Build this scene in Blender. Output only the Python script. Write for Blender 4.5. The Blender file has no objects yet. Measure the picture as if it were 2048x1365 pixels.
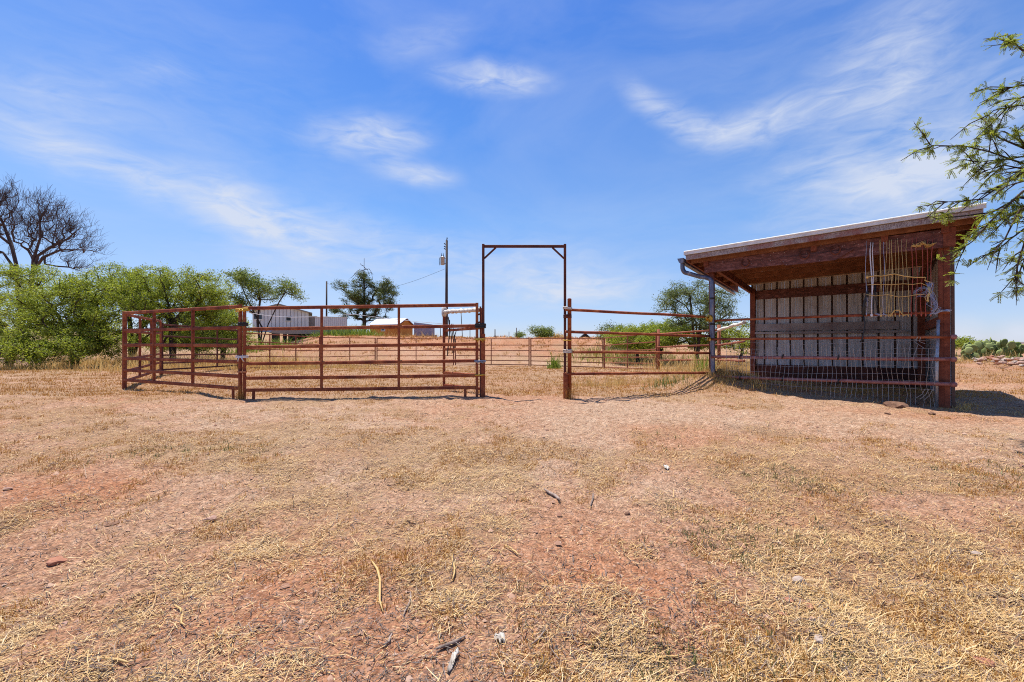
import bpy, math, random
import numpy as np
from mathutils import Vector, Matrix
R = math.radians
random.seed(7); rng = np.random.default_rng(7)
SC = bpy.context.scene
COL = SC.collection
F = 905.0; HY = 687.0; CZ = 1.09          # focal length in photo pixels, horizon row, eye height over the corral ground

# ------------------------------------------------------------------ noise / terrain
def _h(ix, iy, s):
    n = (ix.astype(np.int64)*374761393 + iy.astype(np.int64)*668265263 + s*2147483647) & 0xffffffff
    n = ((n ^ (n >> 13))*1274126177) & 0xffffffff
    n = n ^ (n >> 16)
    return (n & 0xffffff)/float(0xffffff)
def vnoise(x, y, s=0):
    x = np.asarray(x, float); y = np.asarray(y, float)
    ix = np.floor(x); iy = np.floor(y); fx = x-ix; fy = y-iy
    fx = fx*fx*fx*(fx*(fx*6-15)+10); fy = fy*fy*fy*(fy*(fy*6-15)+10)
    a = _h(ix, iy, s); b = _h(ix+1, iy, s); c = _h(ix, iy+1, s); d = _h(ix+1, iy+1, s)
    return (a+(b-a)*fx)*(1-fy)+(c+(d-c)*fx)*fy
def fbm(x, y, s=0, o=4):
    v = 0; a = .5; t = 0
    for i in range(o):
        v = v+a*vnoise(x*2**i+i*17.3, y*2**i-i*9.1, s+i); t += a; a *= .5
    return v/t
def sm(x, a, b):
    t = np.clip((np.asarray(x, float)-a)/(b-a), 0, 1); return t*t*(3-2*t)
def ga(x, y, cx, cy, sx, sy=None, rot=0):
    sy = sy or sx; c, s = math.cos(rot), math.sin(rot)
    u = (x-cx)*c+(y-cy)*s; v = -(x-cx)*s+(y-cy)*c
    return np.exp(-(u/sx)**2-(v/sy)**2)
def berm_mask(x, y):
    return sm(x, -25, -15)*sm(y, 28.5, 39)*(1-.75*sm(x, 9, 18))
def zsmooth(x, y):
    x = np.asarray(x, float); y = np.asarray(y, float)
    z = -.35*sm(8.8-y, 0, 8.8)
    z = z+.40*ga(x, y, 4.75, 10.45, .95, .8)+.13*ga(x, y, 5.7, 9.65, 1.5, .55, R(-39))
    z = z-.27*sm(y, 17, 26)*(1-sm(y, 28, 33))
    z = z+(1.5+.14*sm(-x, 2, 12))*berm_mask(x, y)+(sm(y, 30, 60)*.35)*(1-sm(x, -25, -15))
    z = z+2.2*sm(y, 41, 58)*sm(-x, 16, 25)
    z = z+.42*sm(x, 10, 17)*sm(y, 9, 17)*(1-sm(y, 26, 60))
    return z
def zg(x, y):
    x = np.asarray(x, float); y = np.asarray(y, float)
    near = 1-sm(np.hypot(x, y-4), 14, 40)
    z = zsmooth(x, y)
    z = z+(fbm(x*.55, y*.55, 3, 3)-.5)*.14*near+(fbm(x*2.6, y*2.6, 5, 3)-.5)*.075*near+(fbm(x*7.5, y*7.5, 15, 2)-.5)*.028*near
    if x.size > 2000:
        for hx, hy, hr, hd in HOOF:
            q = np.where((np.abs(x-hx) < .25) & (np.abs(y-hy) < .25))[0]
            if len(q): d2 = ((x[q]-hx)**2+(y[q]-hy)**2)/hr**2; z[q] += hd*(-np.exp(-d2)+.55*np.exp(-(np.sqrt(d2)-1.45)**2*5))
    z = z+(fbm(x*1.1, y*1.1, 9, 4)-.5)*.5*berm_mask(x, y)*(1-sm(y, 60, 120))
    return z
_hp = np.random.default_rng(5); HOOF = [(_hp.normal(.35, 1.6), _hp.uniform(2.4, 8.8), _hp.uniform(.045, .075), _hp.uniform(.012, .03)) for _ in range(70)]
def zgf(x, y): return float(zg(np.array([x]), np.array([y]))[0])
def P(px, py, Y):
    return Vector(((px-1024)/F*Y, Y, CZ-(py-HY)/F*Y))
def G(px, py):
    Y = 1.2*F/(py-HY)
    for i in range(40):
        z = float(zsmooth((px-1024)/F*Y, Y)); Y = .5*Y+.5*(CZ-z)/(py-HY)*F
    x = (px-1024)/F*Y
    return Vector((x, Y, zgf(x, Y)))
def onground(px, Y, dz=0):
    x = (px-1024)/F*Y; return Vector((x, Y, zgf(x, Y)+dz))

# ------------------------------------------------------------------ helpers
def tag(o, label=None, cat=None, group=None, kind=None):
    if label: o['label'] = label
    if cat: o['category'] = cat
    if group: o['group'] = group
    if kind: o['kind'] = kind
    return o
def thing(name, loc, label, cat, group=None):
    o = bpy.data.objects.new(name, None); COL.objects.link(o); o.location = loc
    o.empty_display_size = .2
    return tag(o, label, cat, group)
def link_mesh(name, me, mat, parent=None, smooth=False):
    o = bpy.data.objects.new(name, me); COL.objects.link(o)
    if mat: me.materials.append(mat)
    if smooth: me.polygons.foreach_set('use_smooth', [True]*len(me.polygons))
    if parent: o.parent = parent
    return o
def npmesh(name, v, f):
    v = np.asarray(v, np.float32); f = np.asarray(f, np.int32)
    me = bpy.data.meshes.new(name)
    me.vertices.add(len(v)); me.vertices.foreach_set('co', v.ravel())
    k = f.shape[1]
    me.loops.add(f.size); me.loops.foreach_set('vertex_index', f.ravel())
    me.polygons.add(len(f)); me.polygons.foreach_set('loop_start', np.arange(0, f.size, k, dtype=np.int32))
    me.update(calc_edges=True); me.validate()
    return me
class MB:
    def __init__(s): s.v = []; s.f = []
    def add(s, vs, fs):
        b = len(s.v); s.v += [Vector(q) for q in vs]; s.f += [tuple(i+b for i in q) for q in fs]; return s
    def box(s, c, size, rz=0, M=None):
        x, y, z = size[0]/2, size[1]/2, size[2]/2
        m = M or Matrix.Rotation(rz, 3, 'Z')
        vs = [Vector(c)+m @ Vector((i*x, j*y, k*z)) for k in (-1, 1) for i, j in ((-1, -1), (1, -1), (1, 1), (-1, 1))]
        return s.add(vs, [(3, 2, 1, 0), (4, 5, 6, 7), (0, 1, 5, 4), (1, 2, 6, 5), (2, 3, 7, 6), (3, 0, 4, 7)])
    def bar(s, p0, p1, w, h, up=(0, 0, 1), bev=.2):
        p0 = Vector(p0); p1 = Vector(p1); d = (p1-p0).normalized(); up = Vector(up)
        if abs(d.dot(up)) > .98: up = Vector((0, 1, 0)) if abs(d.y) < .9 else Vector((1, 0, 0))
        a = d.cross(up).normalized(); b = a.cross(d).normalized()
        c = min(w, h)*bev
        prof = [(w/2-c, -h/2), (w/2, -h/2+c), (w/2, h/2-c), (w/2-c, h/2), (-w/2+c, h/2), (-w/2, h/2-c), (-w/2, -h/2+c), (-w/2+c, -h/2)]
        vs = [p+a*x+b*y for p in (p0, p1) for x, y in prof]; n = 8
        return s.add(vs, [(i, (i+1) % n, n+(i+1) % n, n+i) for i in range(n)]+[tuple(range(n-1, -1, -1)), tuple(range(n, 2*n))])
    def tube(s, pts, r, n=8, closed=False, cap=True):
        pts = [Vector(p) for p in pts]; m = len(pts)
        rr = r if isinstance(r, (list, tuple)) else [r]*m
        vs = []; ref = None
        for i, p in enumerate(pts):
            if closed: d = pts[(i+1) % m]-pts[i-1]
            else: d = pts[min(i+1, m-1)]-pts[max(i-1, 0)]
            if d.length < 1e-9: d = Vector((0, 0, 1))
            d.normalize()
            if ref is None:
                ref = Vector((0, 0, 1)) if abs(d.z) < .9 else Vector((1, 0, 0))
            a = d.cross(ref)
            if a.length < 1e-4: a = d.orthogonal()
            a.normalize(); b = a.cross(d).normalized(); ref = b
            for k in range(n):
                t = 2*math.pi*k/n
                vs.append(p+(a*math.cos(t)+b*math.sin(t))*rr[i])
        fs = []
        for i in range(m if closed else m-1):
            j = (i+1) % m
            for k in range(n):
                fs.append((i*n+k, j*n+k, j*n+(k+1) % n, i*n+(k+1) % n))
        if cap and not closed:
            fs += [tuple(range(n-1, -1, -1)), tuple(range((m-1)*n, m*n))][::1]
            fs[-2] = tuple(range(n)); fs[-1] = tuple(range(m*n-1, (m-1)*n-1, -1))
        return s.add(vs, fs)
    def prism(s, poly, d):
        poly = [Vector(p) for p in poly]; d = Vector(d); n = len(poly)
        return s.add(poly+[p+d for p in poly], [tuple(range(n)), tuple(range(2*n-1, n-1, -1))]+[(i, n+i, n+(i+1) % n, (i+1) % n) for i in range(n)])
    def lathe(s, c, prof, n=16, axis='Z'):
        vs = []; c = Vector(c)
        for r, z in prof:
            for k in range(n):
                t = 2*math.pi*k/n; vs.append(c+Vector((r*math.cos(t), r*math.sin(t), z)))
        m = len(prof)
        fs = [(i*n+k, i*n+(k+1) % n, (i+1)*n+(k+1) % n, (i+1)*n+k) for i in range(m-1) for k in range(n)]
        fs += [tuple(range(n-1, -1, -1)), tuple(range((m-1)*n, m*n))]
        return s.add(vs, fs)
    def build(s, name, mat, parent=None, smooth=False, loc=None):
        """parent given: vertices were given in world space and become local to the parent's place"""
        o0 = Vector(parent.location) if parent else Vector(loc or (0, 0, 0))
        if parent and parent.parent: o0 = o0+Vector(parent.parent.location)
        me = bpy.data.meshes.new(name); me.from_pydata([tuple(v-o0) for v in s.v], [], s.f); me.update()
        o = link_mesh(name, me, mat, parent, smooth)
        if not parent: o.location = o0
        return o

# ------------------------------------------------------------------ materials
def newmat(name):
    m = bpy.data.materials.new(name); m.use_nodes = True; nt = m.node_tree
    for n in list(nt.nodes): nt.nodes.remove(n)
    out = nt.nodes.new('ShaderNodeOutputMaterial'); b = nt.nodes.new('ShaderNodeBsdfPrincipled')
    nt.links.new(b.outputs[0], out.inputs[0])
    return m, nt, b, out
def nd(nt, t, **k):
    n = nt.nodes.new(t)
    for a, v in k.items():
        if a.startswith('i_'):
            key = a[2:]; key = int(key) if key.isdigit() else key.replace('_', ' ')
            n.inputs[key].default_value = v
        else: setattr(n, a, v)
    return n
def ramp(nt, fac, stops, interp='LINEAR'):
    n = nt.nodes.new('ShaderNodeValToRGB'); n.color_ramp.interpolation = interp
    e = n.color_ramp.elements
    while len(e) > 1: e.remove(e[-1])
    e[0].position = stops[0][0]; e[0].color = (*stops[0][1], 1)
    for p, c in stops[1:]:
        q = e.new(p); q.color = (*c, 1)
    nt.links.new(fac, n.inputs[0]); return n.outputs[0]
def mixc(nt, fac, a, b, mode='MIX'):
    n = nt.nodes.new('ShaderNodeMix'); n.data_type = 'RGBA'; n.blend_type = mode
    for sock, val in ((n.inputs[0], fac), (n.inputs[6], a), (n.inputs[7], b)):
        if hasattr(val, 'is_linked'): nt.links.new(val, sock)
        elif isinstance(val, (int, float)): sock.default_value = val
        else: sock.default_value = (*val, 1)
    return n.outputs[2]
def mth(nt, op, a, b=None, clamp=False):
    n = nt.nodes.new('ShaderNodeMath'); n.operation = op; n.use_clamp = clamp
    for i, v in enumerate((a, b)):
        if v is None: continue
        if hasattr(v, 'is_linked'): nt.links.new(v, n.inputs[i])
        else: n.inputs[i].default_value = v
    return n.outputs[0]
def coords(nt, scale=(1, 1, 1), world=False):
    mp = nt.nodes.new('ShaderNodeMapping'); mp.inputs['Scale'].default_value = scale
    if world:
        g = nt.nodes.new('ShaderNodeNewGeometry'); nt.links.new(g.outputs['Position'], mp.inputs[0])
    else:
        t = nt.nodes.new('ShaderNodeTexCoord'); nt.links.new(t.outputs['Object'], mp.inputs[0])
    return mp.outputs[0]
def noise(nt, vec, scale, detail=5, rough=.6, dist=0):
    n = nd(nt, 'ShaderNodeTexNoise'); n.inputs['Scale'].default_value = scale; n.inputs['Detail'].default_value = detail
    n.inputs['Roughness'].default_value = rough; n.inputs['Distortion'].default_value = dist
    nt.links.new(vec, n.inputs['Vector']); return n.outputs['Fac']
def bump(nt, b, h, strength=.3, dist=.01):
    n = nt.nodes.new('ShaderNodeBump'); n.inputs['Strength'].default_value = strength; n.inputs['Distance'].default_value = dist
    nt.links.new(h, n.inputs['Height']); nt.links.new(n.outputs[0], b.inputs['Normal'])
def mottled(name, stops, scale=6, rough=.65, stretch=(1, 1, 1), bs=.25, bd=.004, metal=0, fine=40, world=False):
    m, nt, b, out = newmat(name)
    c = coords(nt, stretch, world)
    n1 = noise(nt, c, scale, 6, .65, .4); n2 = noise(nt, c, fine, 3, .6)
    f = mth(nt, 'ADD', mth(nt, 'MULTIPLY', n1, .72), mth(nt, 'MULTIPLY', n2, .28))
    col = ramp(nt, f, stops)
    nt.links.new(col, b.inputs['Base Color']); b.inputs['Roughness'].default_value = rough; b.inputs['Metallic'].default_value = metal
    if rough > .7: b.inputs['Specular IOR Level'].default_value = .2
    bump(nt, b, f, bs, bd)
    return m
M = {}
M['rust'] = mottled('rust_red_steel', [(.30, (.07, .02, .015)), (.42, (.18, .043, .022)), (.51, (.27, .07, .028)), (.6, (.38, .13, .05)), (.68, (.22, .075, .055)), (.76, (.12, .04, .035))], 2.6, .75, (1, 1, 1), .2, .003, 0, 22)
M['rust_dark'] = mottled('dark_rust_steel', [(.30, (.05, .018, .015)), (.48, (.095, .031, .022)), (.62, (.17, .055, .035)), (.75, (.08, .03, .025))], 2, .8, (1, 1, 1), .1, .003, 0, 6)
M['rust_thin'] = mottled('brick_red_steel', [(.3, (.10, .03, .022)), (.5, (.27, .085, .045)), (.68, (.38, .15, .085))], 3, .8)
M['pipe'] = mottled('worn_red_pipe', [(.3, (.13, .038, .03)), (.47, (.27, .09, .07)), (.58, (.36, .16, .13)), (.72, (.17, .06, .05))], 9, .5, (1, 1, 1), .3, .004, 0, 70)
M['wood_red'] = mottled('red_stained_timber', [(.28, (.07, .02, .014)), (.45, (.16, .046, .026)), (.58, (.24, .075, .04)), (.75, (.31, .13, .08))], 5, .75, (1.5, 1.5, 1.5), .4, .006, 0, 34)
M['wood_brown'] = mottled('orange_brown_timber', [(.28, (.10, .035, .018)), (.5, (.22, .085, .04)), (.75, (.34, .16, .085))], 4, .75, (1.5, 1.5, 1.5), .4, .006, 0, 30)
M['white'] = mottled('chalky_white', [(.3, (.5, .48, .44)), (.6, (.78, .77, .73))], 5, .6)
M['wrap'] = mottled('dirty_white_wrap', [(.36, (.24, .17, .11)), (.47, (.62, .56, .46)), (.7, (.82, .79, .72))], 14, .8)
M['steel'] = mottled('galvanized_steel', [(.3, (.22, .23, .25)), (.55, (.42, .43, .45)), (.75, (.6, .6, .6))], 12, .42, (1, 1, 1), .1, .002, .6)
M['wire'] = mottled('galvanized_wire', [(.3, (.22, .20, .18)), (.7, (.46, .45, .43))], 5, .4, metal=.3)
M['yellow'] = mottled('yellow_tape', [(.35, (.45, .26, .02)), (.6, (.75, .48, .05))], 9, .55)
M['twine_y'] = mottled('yellow_twine', [(.35, (.50, .36, .13)), (.6, (.72, .56, .26)), (.75, (.78, .70, .45))], 6, .8)
M['twine_o'] = mottled('orange_yellow_rope', [(.35, (.55, .32, .08)), (.6, (.76, .52, .20))], 6, .8)
M['twine_r'] = mottled('red_twine', [(.35, (.33, .06, .045)), (.65, (.55, .16, .12))], 6, .8)
M['twine_w'] = mottled('white_twine', [(.35, (.6, .6, .64)), (.65, (.82, .82, .84))], 6, .8)
M['twine_b'] = mottled('blue_grey_twine', [(.35, (.22, .25, .38)), (.65, (.5, .54, .66))], 9, .8)
M['black'] = mottled('black_strap', [(.3, (.008, .008, .009)), (.7, (.03, .028, .028))], 9, .6)
M['orange_tie'] = mottled('orange_tie', [(.35, (.45, .12, .03)), (.65, (.62, .28, .12))], 9, .7)
M['pole'] = mottled('dark_pole_timber', [(.3, (.035, .026, .022)), (.6, (.095, .07, .06))], 5, .85, (3, 3, .3))
M['siding'] = mottled('white_siding', [(.3, (.62, .60, .58)), (.7, (.80, .78, .76))], .8, .7)
M['trim'] = mottled('grey_brown_trim', [(.3, (.16, .13, .12)), (.7, (.30, .26, .24))], 2, .8)
M['glass'] = mottled('dark_window_glass', [(.3, (.015, .02, .03)), (.7, (.05, .06, .08))], 2, .08)
M['orange'] = mottled('orange_boards', [(.3, (.42, .16, .025)), (.7, (.62, .27, .06))], 1.5, .75, (4, 4, .6))
M['roofwhite'] = mottled('white_roof_metal', [(.3, (.55, .56, .6)), (.7, (.78, .78, .8))], 1.5, .35, metal=.2)
M['mauve'] = mottled('grey_mauve_panels', [(.3, (.26, .22, .27)), (.7, (.38, .33, .40))], 2, .7)
M['greyroof'] = mottled('weathered_grey_sheet', [(.3, (.22, .19, .165)), (.7, (.36, .32, .28))], .6, .8)
M['dark'] = mottled('dark_void', [(.3, (.012, .011, .012)), (.7, (.04, .034, .03))], 3, .9)
M['bark'] = mottled('dark_bark', [(.3, (.022, .015, .012)), (.6, (.075, .05, .038))], 12, .9, (1, 1, .4), .5, .01)
M['bark_dead'] = mottled('dead_bark', [(.3, (.035, .022, .022)), (.6, (.11, .075, .066))], 9, .9, (1, 1, .4), .5, .01)
M['rock'] = mottled('pink_rock', [(.3, (.26, .14, .10)), (.55, (.38, .235, .175)), (.75, (.48, .34, .28))], 14, .85, (1, 1, 1), .6, .006, 0, 70)
M['rock_pale'] = mottled('pale_rock', [(.3, (.24, .16, .115)), (.5, (.38, .295, .235)), (.7, (.50, .43, .37))], 18, .85, (1, 1, 1), .6, .006, 0, 90)
M['rock_red'] = mottled('red_rock', [(.3, (.22, .085, .05)), (.55, (.38, .17, .10)), (.75, (.46, .27, .19))], 16, .85, (1, 1, 1), .6, .006, 0, 90)
M['clod'] = mottled('brown_clod', [(.3, (.08, .045, .03)), (.55, (.22, .12, .075)), (.75, (.34, .2, .12))], 22, .95, (1, 1, 1), .8, .01, 0, 90)
M['paper'] = mottled('white_scrap', [(.38, (.22, .17, .13)), (.5, (.42, .38, .33)), (.65, (.58, .55, .51))], 26, .8)
M['stick'] = mottled('grey_wood', [(.3, (.06, .045, .038)), (.5, (.26, .19, .15)), (.7, (.46, .37, .31))], 16, .9, (1, 1, 1), .6, .004)

def fascia_mat():
    m, nt, b, out = newmat('weathered_fascia')
    c = coords(nt, (1.2, 30, 14))
    n1 = noise(nt, c, 2.2, 8, .7, .6); n2 = noise(nt, coords(nt), 1.6, 4, .6)
    col = ramp(nt, n1, [(.3, (.10, .07, .065)), (.45, (.24, .18, .165)), (.58, (.40, .35, .33)), (.72, (.52, .48, .47))])
    red = mixc(nt, ramp(nt, n2, [(.52, (0, 0, 0)), (.66, (1, 1, 1))]), col, (.24, .075, .055))
    nt.links.new(red, b.inputs['Base Color']); b.inputs['Roughness'].default_value = .8
    bump(nt, b, n1, .5, .006); return m
M['fascia'] = fascia_mat()
M['greyboard'] = mottled('grey_painted_board', [(.33, (.16, .075, .06)), (.44, (.30, .25, .24)), (.6, (.42, .39, .38))], 1.3, .75)
def beam_mat():
    m, nt, b, out = newmat('peeling_beam')
    c = coords(nt, (1, 1, 1))
    n1 = noise(nt, coords(nt, (1.2, 5, 9)), 2.4, 7, .65, .5); sp = noise(nt, c, 34, 2, .5)
    col = ramp(nt, n1, [(.3, (.045, .014, .012)), (.5, (.125, .038, .028)), (.66, (.24, .10, .085)), (.8, (.30, .20, .18))])
    pale = ramp(nt, sp, [(.70, (0, 0, 0)), (.74, (1, 1, 1))])
    col = mixc(nt, pale, col, (.55, .46, .42))
    nt.links.new(col, b.inputs['Base Color']); b.inputs['Roughness'].default_value = .75
    bump(nt, b, n1, .5, .006); return m
M['beam'] = beam_mat()
def wall_mat():
    m, nt, b, out = newmat('old_sheet_metal')
    c = coords(nt, (9, 9, .7)); n1 = noise(nt, c, 1.6, 7, .7, .4); n2 = noise(nt, coords(nt), 1.3, 5, .65)
    col = ramp(nt, n1, [(.3, (.28, .265, .255)), (.5, (.48, .465, .46)), (.7, (.63, .62, .625))])
    col = mixc(nt, ramp(nt, n2, [(.54, (0, 0, 0)), (.72, (.6, .6, .6))]), col, (.27, .17, .11))
    nt.links.new(col, b.inputs['Base Color']); b.inputs['Roughness'].default_value = .5; b.inputs['Metallic'].default_value = .1
    return m
M['wall'] = wall_mat()
M['rib'] = mottled('shaded_rust_rib', [(.3, (.06, .03, .022)), (.6, (.15, .085, .06))], 4, .7)  # rust stain plus the groove's shade, painted into one dark colour
def down_mat():
    m, nt, b, out = newmat('blue_grey_downspout')
    n1 = noise(nt, coords(nt, (1, 1, .35)), 9, 6, .65)
    col = ramp(nt, n1, [(.35, (.06, .07, .11)), (.52, (.13, .15, .22)), (.66, (.3, .27, .26)), (.78, (.42, .40, .4))])
    nt.links.new(col, b.inputs['Base Color']); b.inputs['Roughness'].default_value = .35; b.inputs['Metallic'].default_value = .3
    return m
M['spout'] = down_mat()

def leaf_mat(name, stops, trans=.35, rough=.55):
    m, nt, b, out = newmat(name)
    g = nt.nodes.new('ShaderNodeNewGeometry')
    n = noise(nt, coords(nt, world=True), .9, 3, .6)
    f = mth(nt, 'ADD', mth(nt, 'MULTIPLY', g.outputs['Random Per Island'], .6), mth(nt, 'MULTIPLY', n, .45), True)
    col = ramp(nt, f, stops)
    nt.links.new(col, b.inputs['Base Color']); b.inputs['Roughness'].default_value = rough
    t = nt.nodes.new('ShaderNodeBsdfTranslucent'); nt.links.new(col, t.inputs[0])
    mx = nt.nodes.new('ShaderNodeMixShader'); mx.inputs[0].default_value = trans
    nt.links.new(b.outputs[0], mx.inputs[1]); nt.links.new(t.outputs[0], mx.inputs[2]); nt.links.new(mx.outputs[0], out.inputs[0])
    return m
M['leaf_mesq'] = leaf_mat('mesquite_leaf', [(.1, (.13, .17, .016)), (.4, (.25, .31, .026)), (.7, (.36, .40, .04)), (.95, (.46, .45, .08))], .55)
M['leaf_dim'] = leaf_mat('grey_green_leaf', [(.1, (.07, .105, .028)), (.5, (.155, .20, .05)), (.9, (.26, .29, .09))], .45)
M['leaf_tree'] = leaf_mat('mid_green_leaf', [(.1, (.08, .125, .016)), (.5, (.18, .235, .03)), (.9, (.31, .34, .06))], .45)
M['leaf_near'] = leaf_mat('near_mesquite_leaf', [(.1, (.10, .135, .015)), (.5, (.25, .30, .03)), (.9, (.44, .45, .07))], .55)
M['needle'] = leaf_mat('pine_needles', [(.1, (.025, .05, .012)), (.5, (.075, .11, .02)), (.9, (.24, .25, .04))], .3)
M['weed'] = leaf_mat('yellow_green_weed', [(.1, (.12, .2, .02)), (.5, (.22, .3, .03)), (.9, (.33, .38, .06))], .35)
M['cactus'] = leaf_mat('cactus_pad', [(.1, (.075, .10, .03)), (.5, (.15, .185, .05)), (.9, (.27, .30, .10))], .0, .9)
M['straw'] = leaf_mat('lying_straw', [(.16, (.05, .035, .028)), (.28, (.20, .14, .11)), (.40, (.46, .25, .078)), (.55, (.60, .385, .145)), (.75, (.63, .44, .205)), (.95, (.73, .58, .36))], .1, .6)
M['stubble'] = leaf_mat('golden_stubble', [(.08, (.16, .06, .018)), (.3, (.42, .18, .032)), (.6, (.60, .31, .06)), (.95, (.72, .46, .15))], .2, .6)
M['drygrass'] = leaf_mat('tall_dry_grass', [(.1, (.34, .19, .05)), (.45, (.62, .40, .12)), (.8, (.78, .58, .24)), (.98, (.34, .36, .08))], .4, .6)
M['greenblade'] = leaf_mat('olive_green_blade', [(.1, (.09, .10, .03)), (.6, (.17, .18, .05)), (.95, (.3, .27, .1))], .3, .6)

# ------------------------------------------------------------------ ground cover masks (where straw, where bare soil)
def cover(x, y):
    c = .56+1.3*(fbm(x*.55, y*.55, 21, 4)-.5)+1.5*(fbm(x*2.4, y*2.4, 25, 4)-.5)
    c = c-.75*ga(x, y, 1.2, 7.1, 1.6, 1.5)-.7*ga(x, y, 5.2, 6.6, 3.6, 1.1, R(-12))-.5*ga(x, y, .5, 9.3, .9, 1.2)
    c = c-.55*ga(x, y, 9.2, 6.0, 2.5, 1.0)
    c = c-.8*ga(x, y, -4.2, 4.0, 1.35, .7)-.6*ga(x, y, -3.0, 2.9, .5, .35)-.5*ga(x, y, .35, 3.0, .33, .6)-.45*ga(x, y, -.8, 2.3, .4, .5)
    c = c-.45*ga(x, y, .85, 2.6, .35, .35)-.4*ga(x, y, 1.3, 4.2, .5, .5)
    c = c+.45*ga(x, y, -2.6, 5.3, 1.6, .8)+.45*ga(x, y, -.6, 4.6, 1.0, .7)+.4*ga(x, y, 3.2, 4.3, 1.6, .7)+.3*ga(x, y, 1.8, 2.2, .9, .6)
    c = c-.25*ga(x, y, -5.5, 8.2, 2.0, .8)
    c = c-.28*np.exp(-((x-.15-.09*(y-2))/(.32+.06*y))**2)*sm(y, 1, 2)*(1-sm(y, 8, 9.5))
    inside = sm(y, 8.9, 10)*(1-sm(y, 26, 29))*(1-sm(np.abs(x+2.5), 8, 11))
    c = c*(1-inside)+inside*(.62+.5*(fbm(x*.8, y*.8, 31, 3)-.5))
    bm_ = berm_mask(x, y); c = c*(1-bm_)+bm_*np.clip(.22+1.5*(fbm(x*.35, y*.35, 61, 4)-.5), 0, 1)
    return np.clip(c, 0, 1)
def redness(x, y):
    r = .36+1.2*(fbm(x*.4+40, y*.4, 41, 4)-.5)
    r = r+.75*ga(x, y, -4.2, 4.0, 1.4, .8)+.5*ga(x, y, -1.9, 5.0, .6, .35)+.45*ga(x, y, .35, 2.9, .4, .8)+.35*ga(x, y, -.8, 2.2, .5, .5)
    r = r+.4*ga(x, y, .85, 2.6, .4, .4)+.5*ga(x, y, 1.9, 6.0, .8, .5)+.3*ga(x, y, 6, 7.3, 1.5, .5, R(-39))
    r = r-.4*ga(x, y, 1.2, 7.4, 1.5, 1.2)-.35*ga(x, y, 9, 7.5, 3, 3)
    r = np.clip(r, 0, 1); b = berm_mask(x, y)*(1-sm(y, 60, 90))
    return r*(1-b)+b*np.clip(.95+.9*(fbm(x*.5, y*.5, 63, 3)-.5), 0, 1)

# ------------------------------------------------------------------ setting: the ground sheet
def axis(lo, hi, step, growth, far_lo, far_hi):
    a = list(np.arange(lo, hi+1e-6, step)); s = step
    while a[-1] < far_hi: s *= growth; a.append(a[-1]+s)
    s = step; b = [a[0]]
    while b[-1] > far_lo: s *= growth; b.append(b[-1]-s)
    return np.array(b[:0:-1]+a)
gx = axis(-6.5, 9.5, .04, 1.045, -2600, 2600); gy = axis(1.0, 11.5, .04, 1.035, -1500, 3500)
XX, YY = np.meshgrid(gx, gy)
ZZ = zg(XX.ravel(), YY.ravel())
nx, ny = len(gx), len(gy)
ii = (np.arange(ny-1)[:, None]*nx+np.arange(nx-1)[None]).ravel()
gm = npmesh('ground', np.stack([XX.ravel(), YY.ravel(), ZZ], 1), np.stack([ii, ii+1, ii+nx+1, ii+nx], 1))
att = gm.color_attributes.new('soil', 'FLOAT_COLOR', 'POINT')
cc = np.ones((nx*ny, 4), np.float32)
cc[:, 0] = cover(XX.ravel(), YY.ravel()); cc[:, 1] = redness(XX.ravel(), YY.ravel()); cc[:, 2] = sm(np.hypot(XX.ravel(), YY.ravel()), 45, 90)
att.data.foreach_set('color', cc.ravel())
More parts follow.
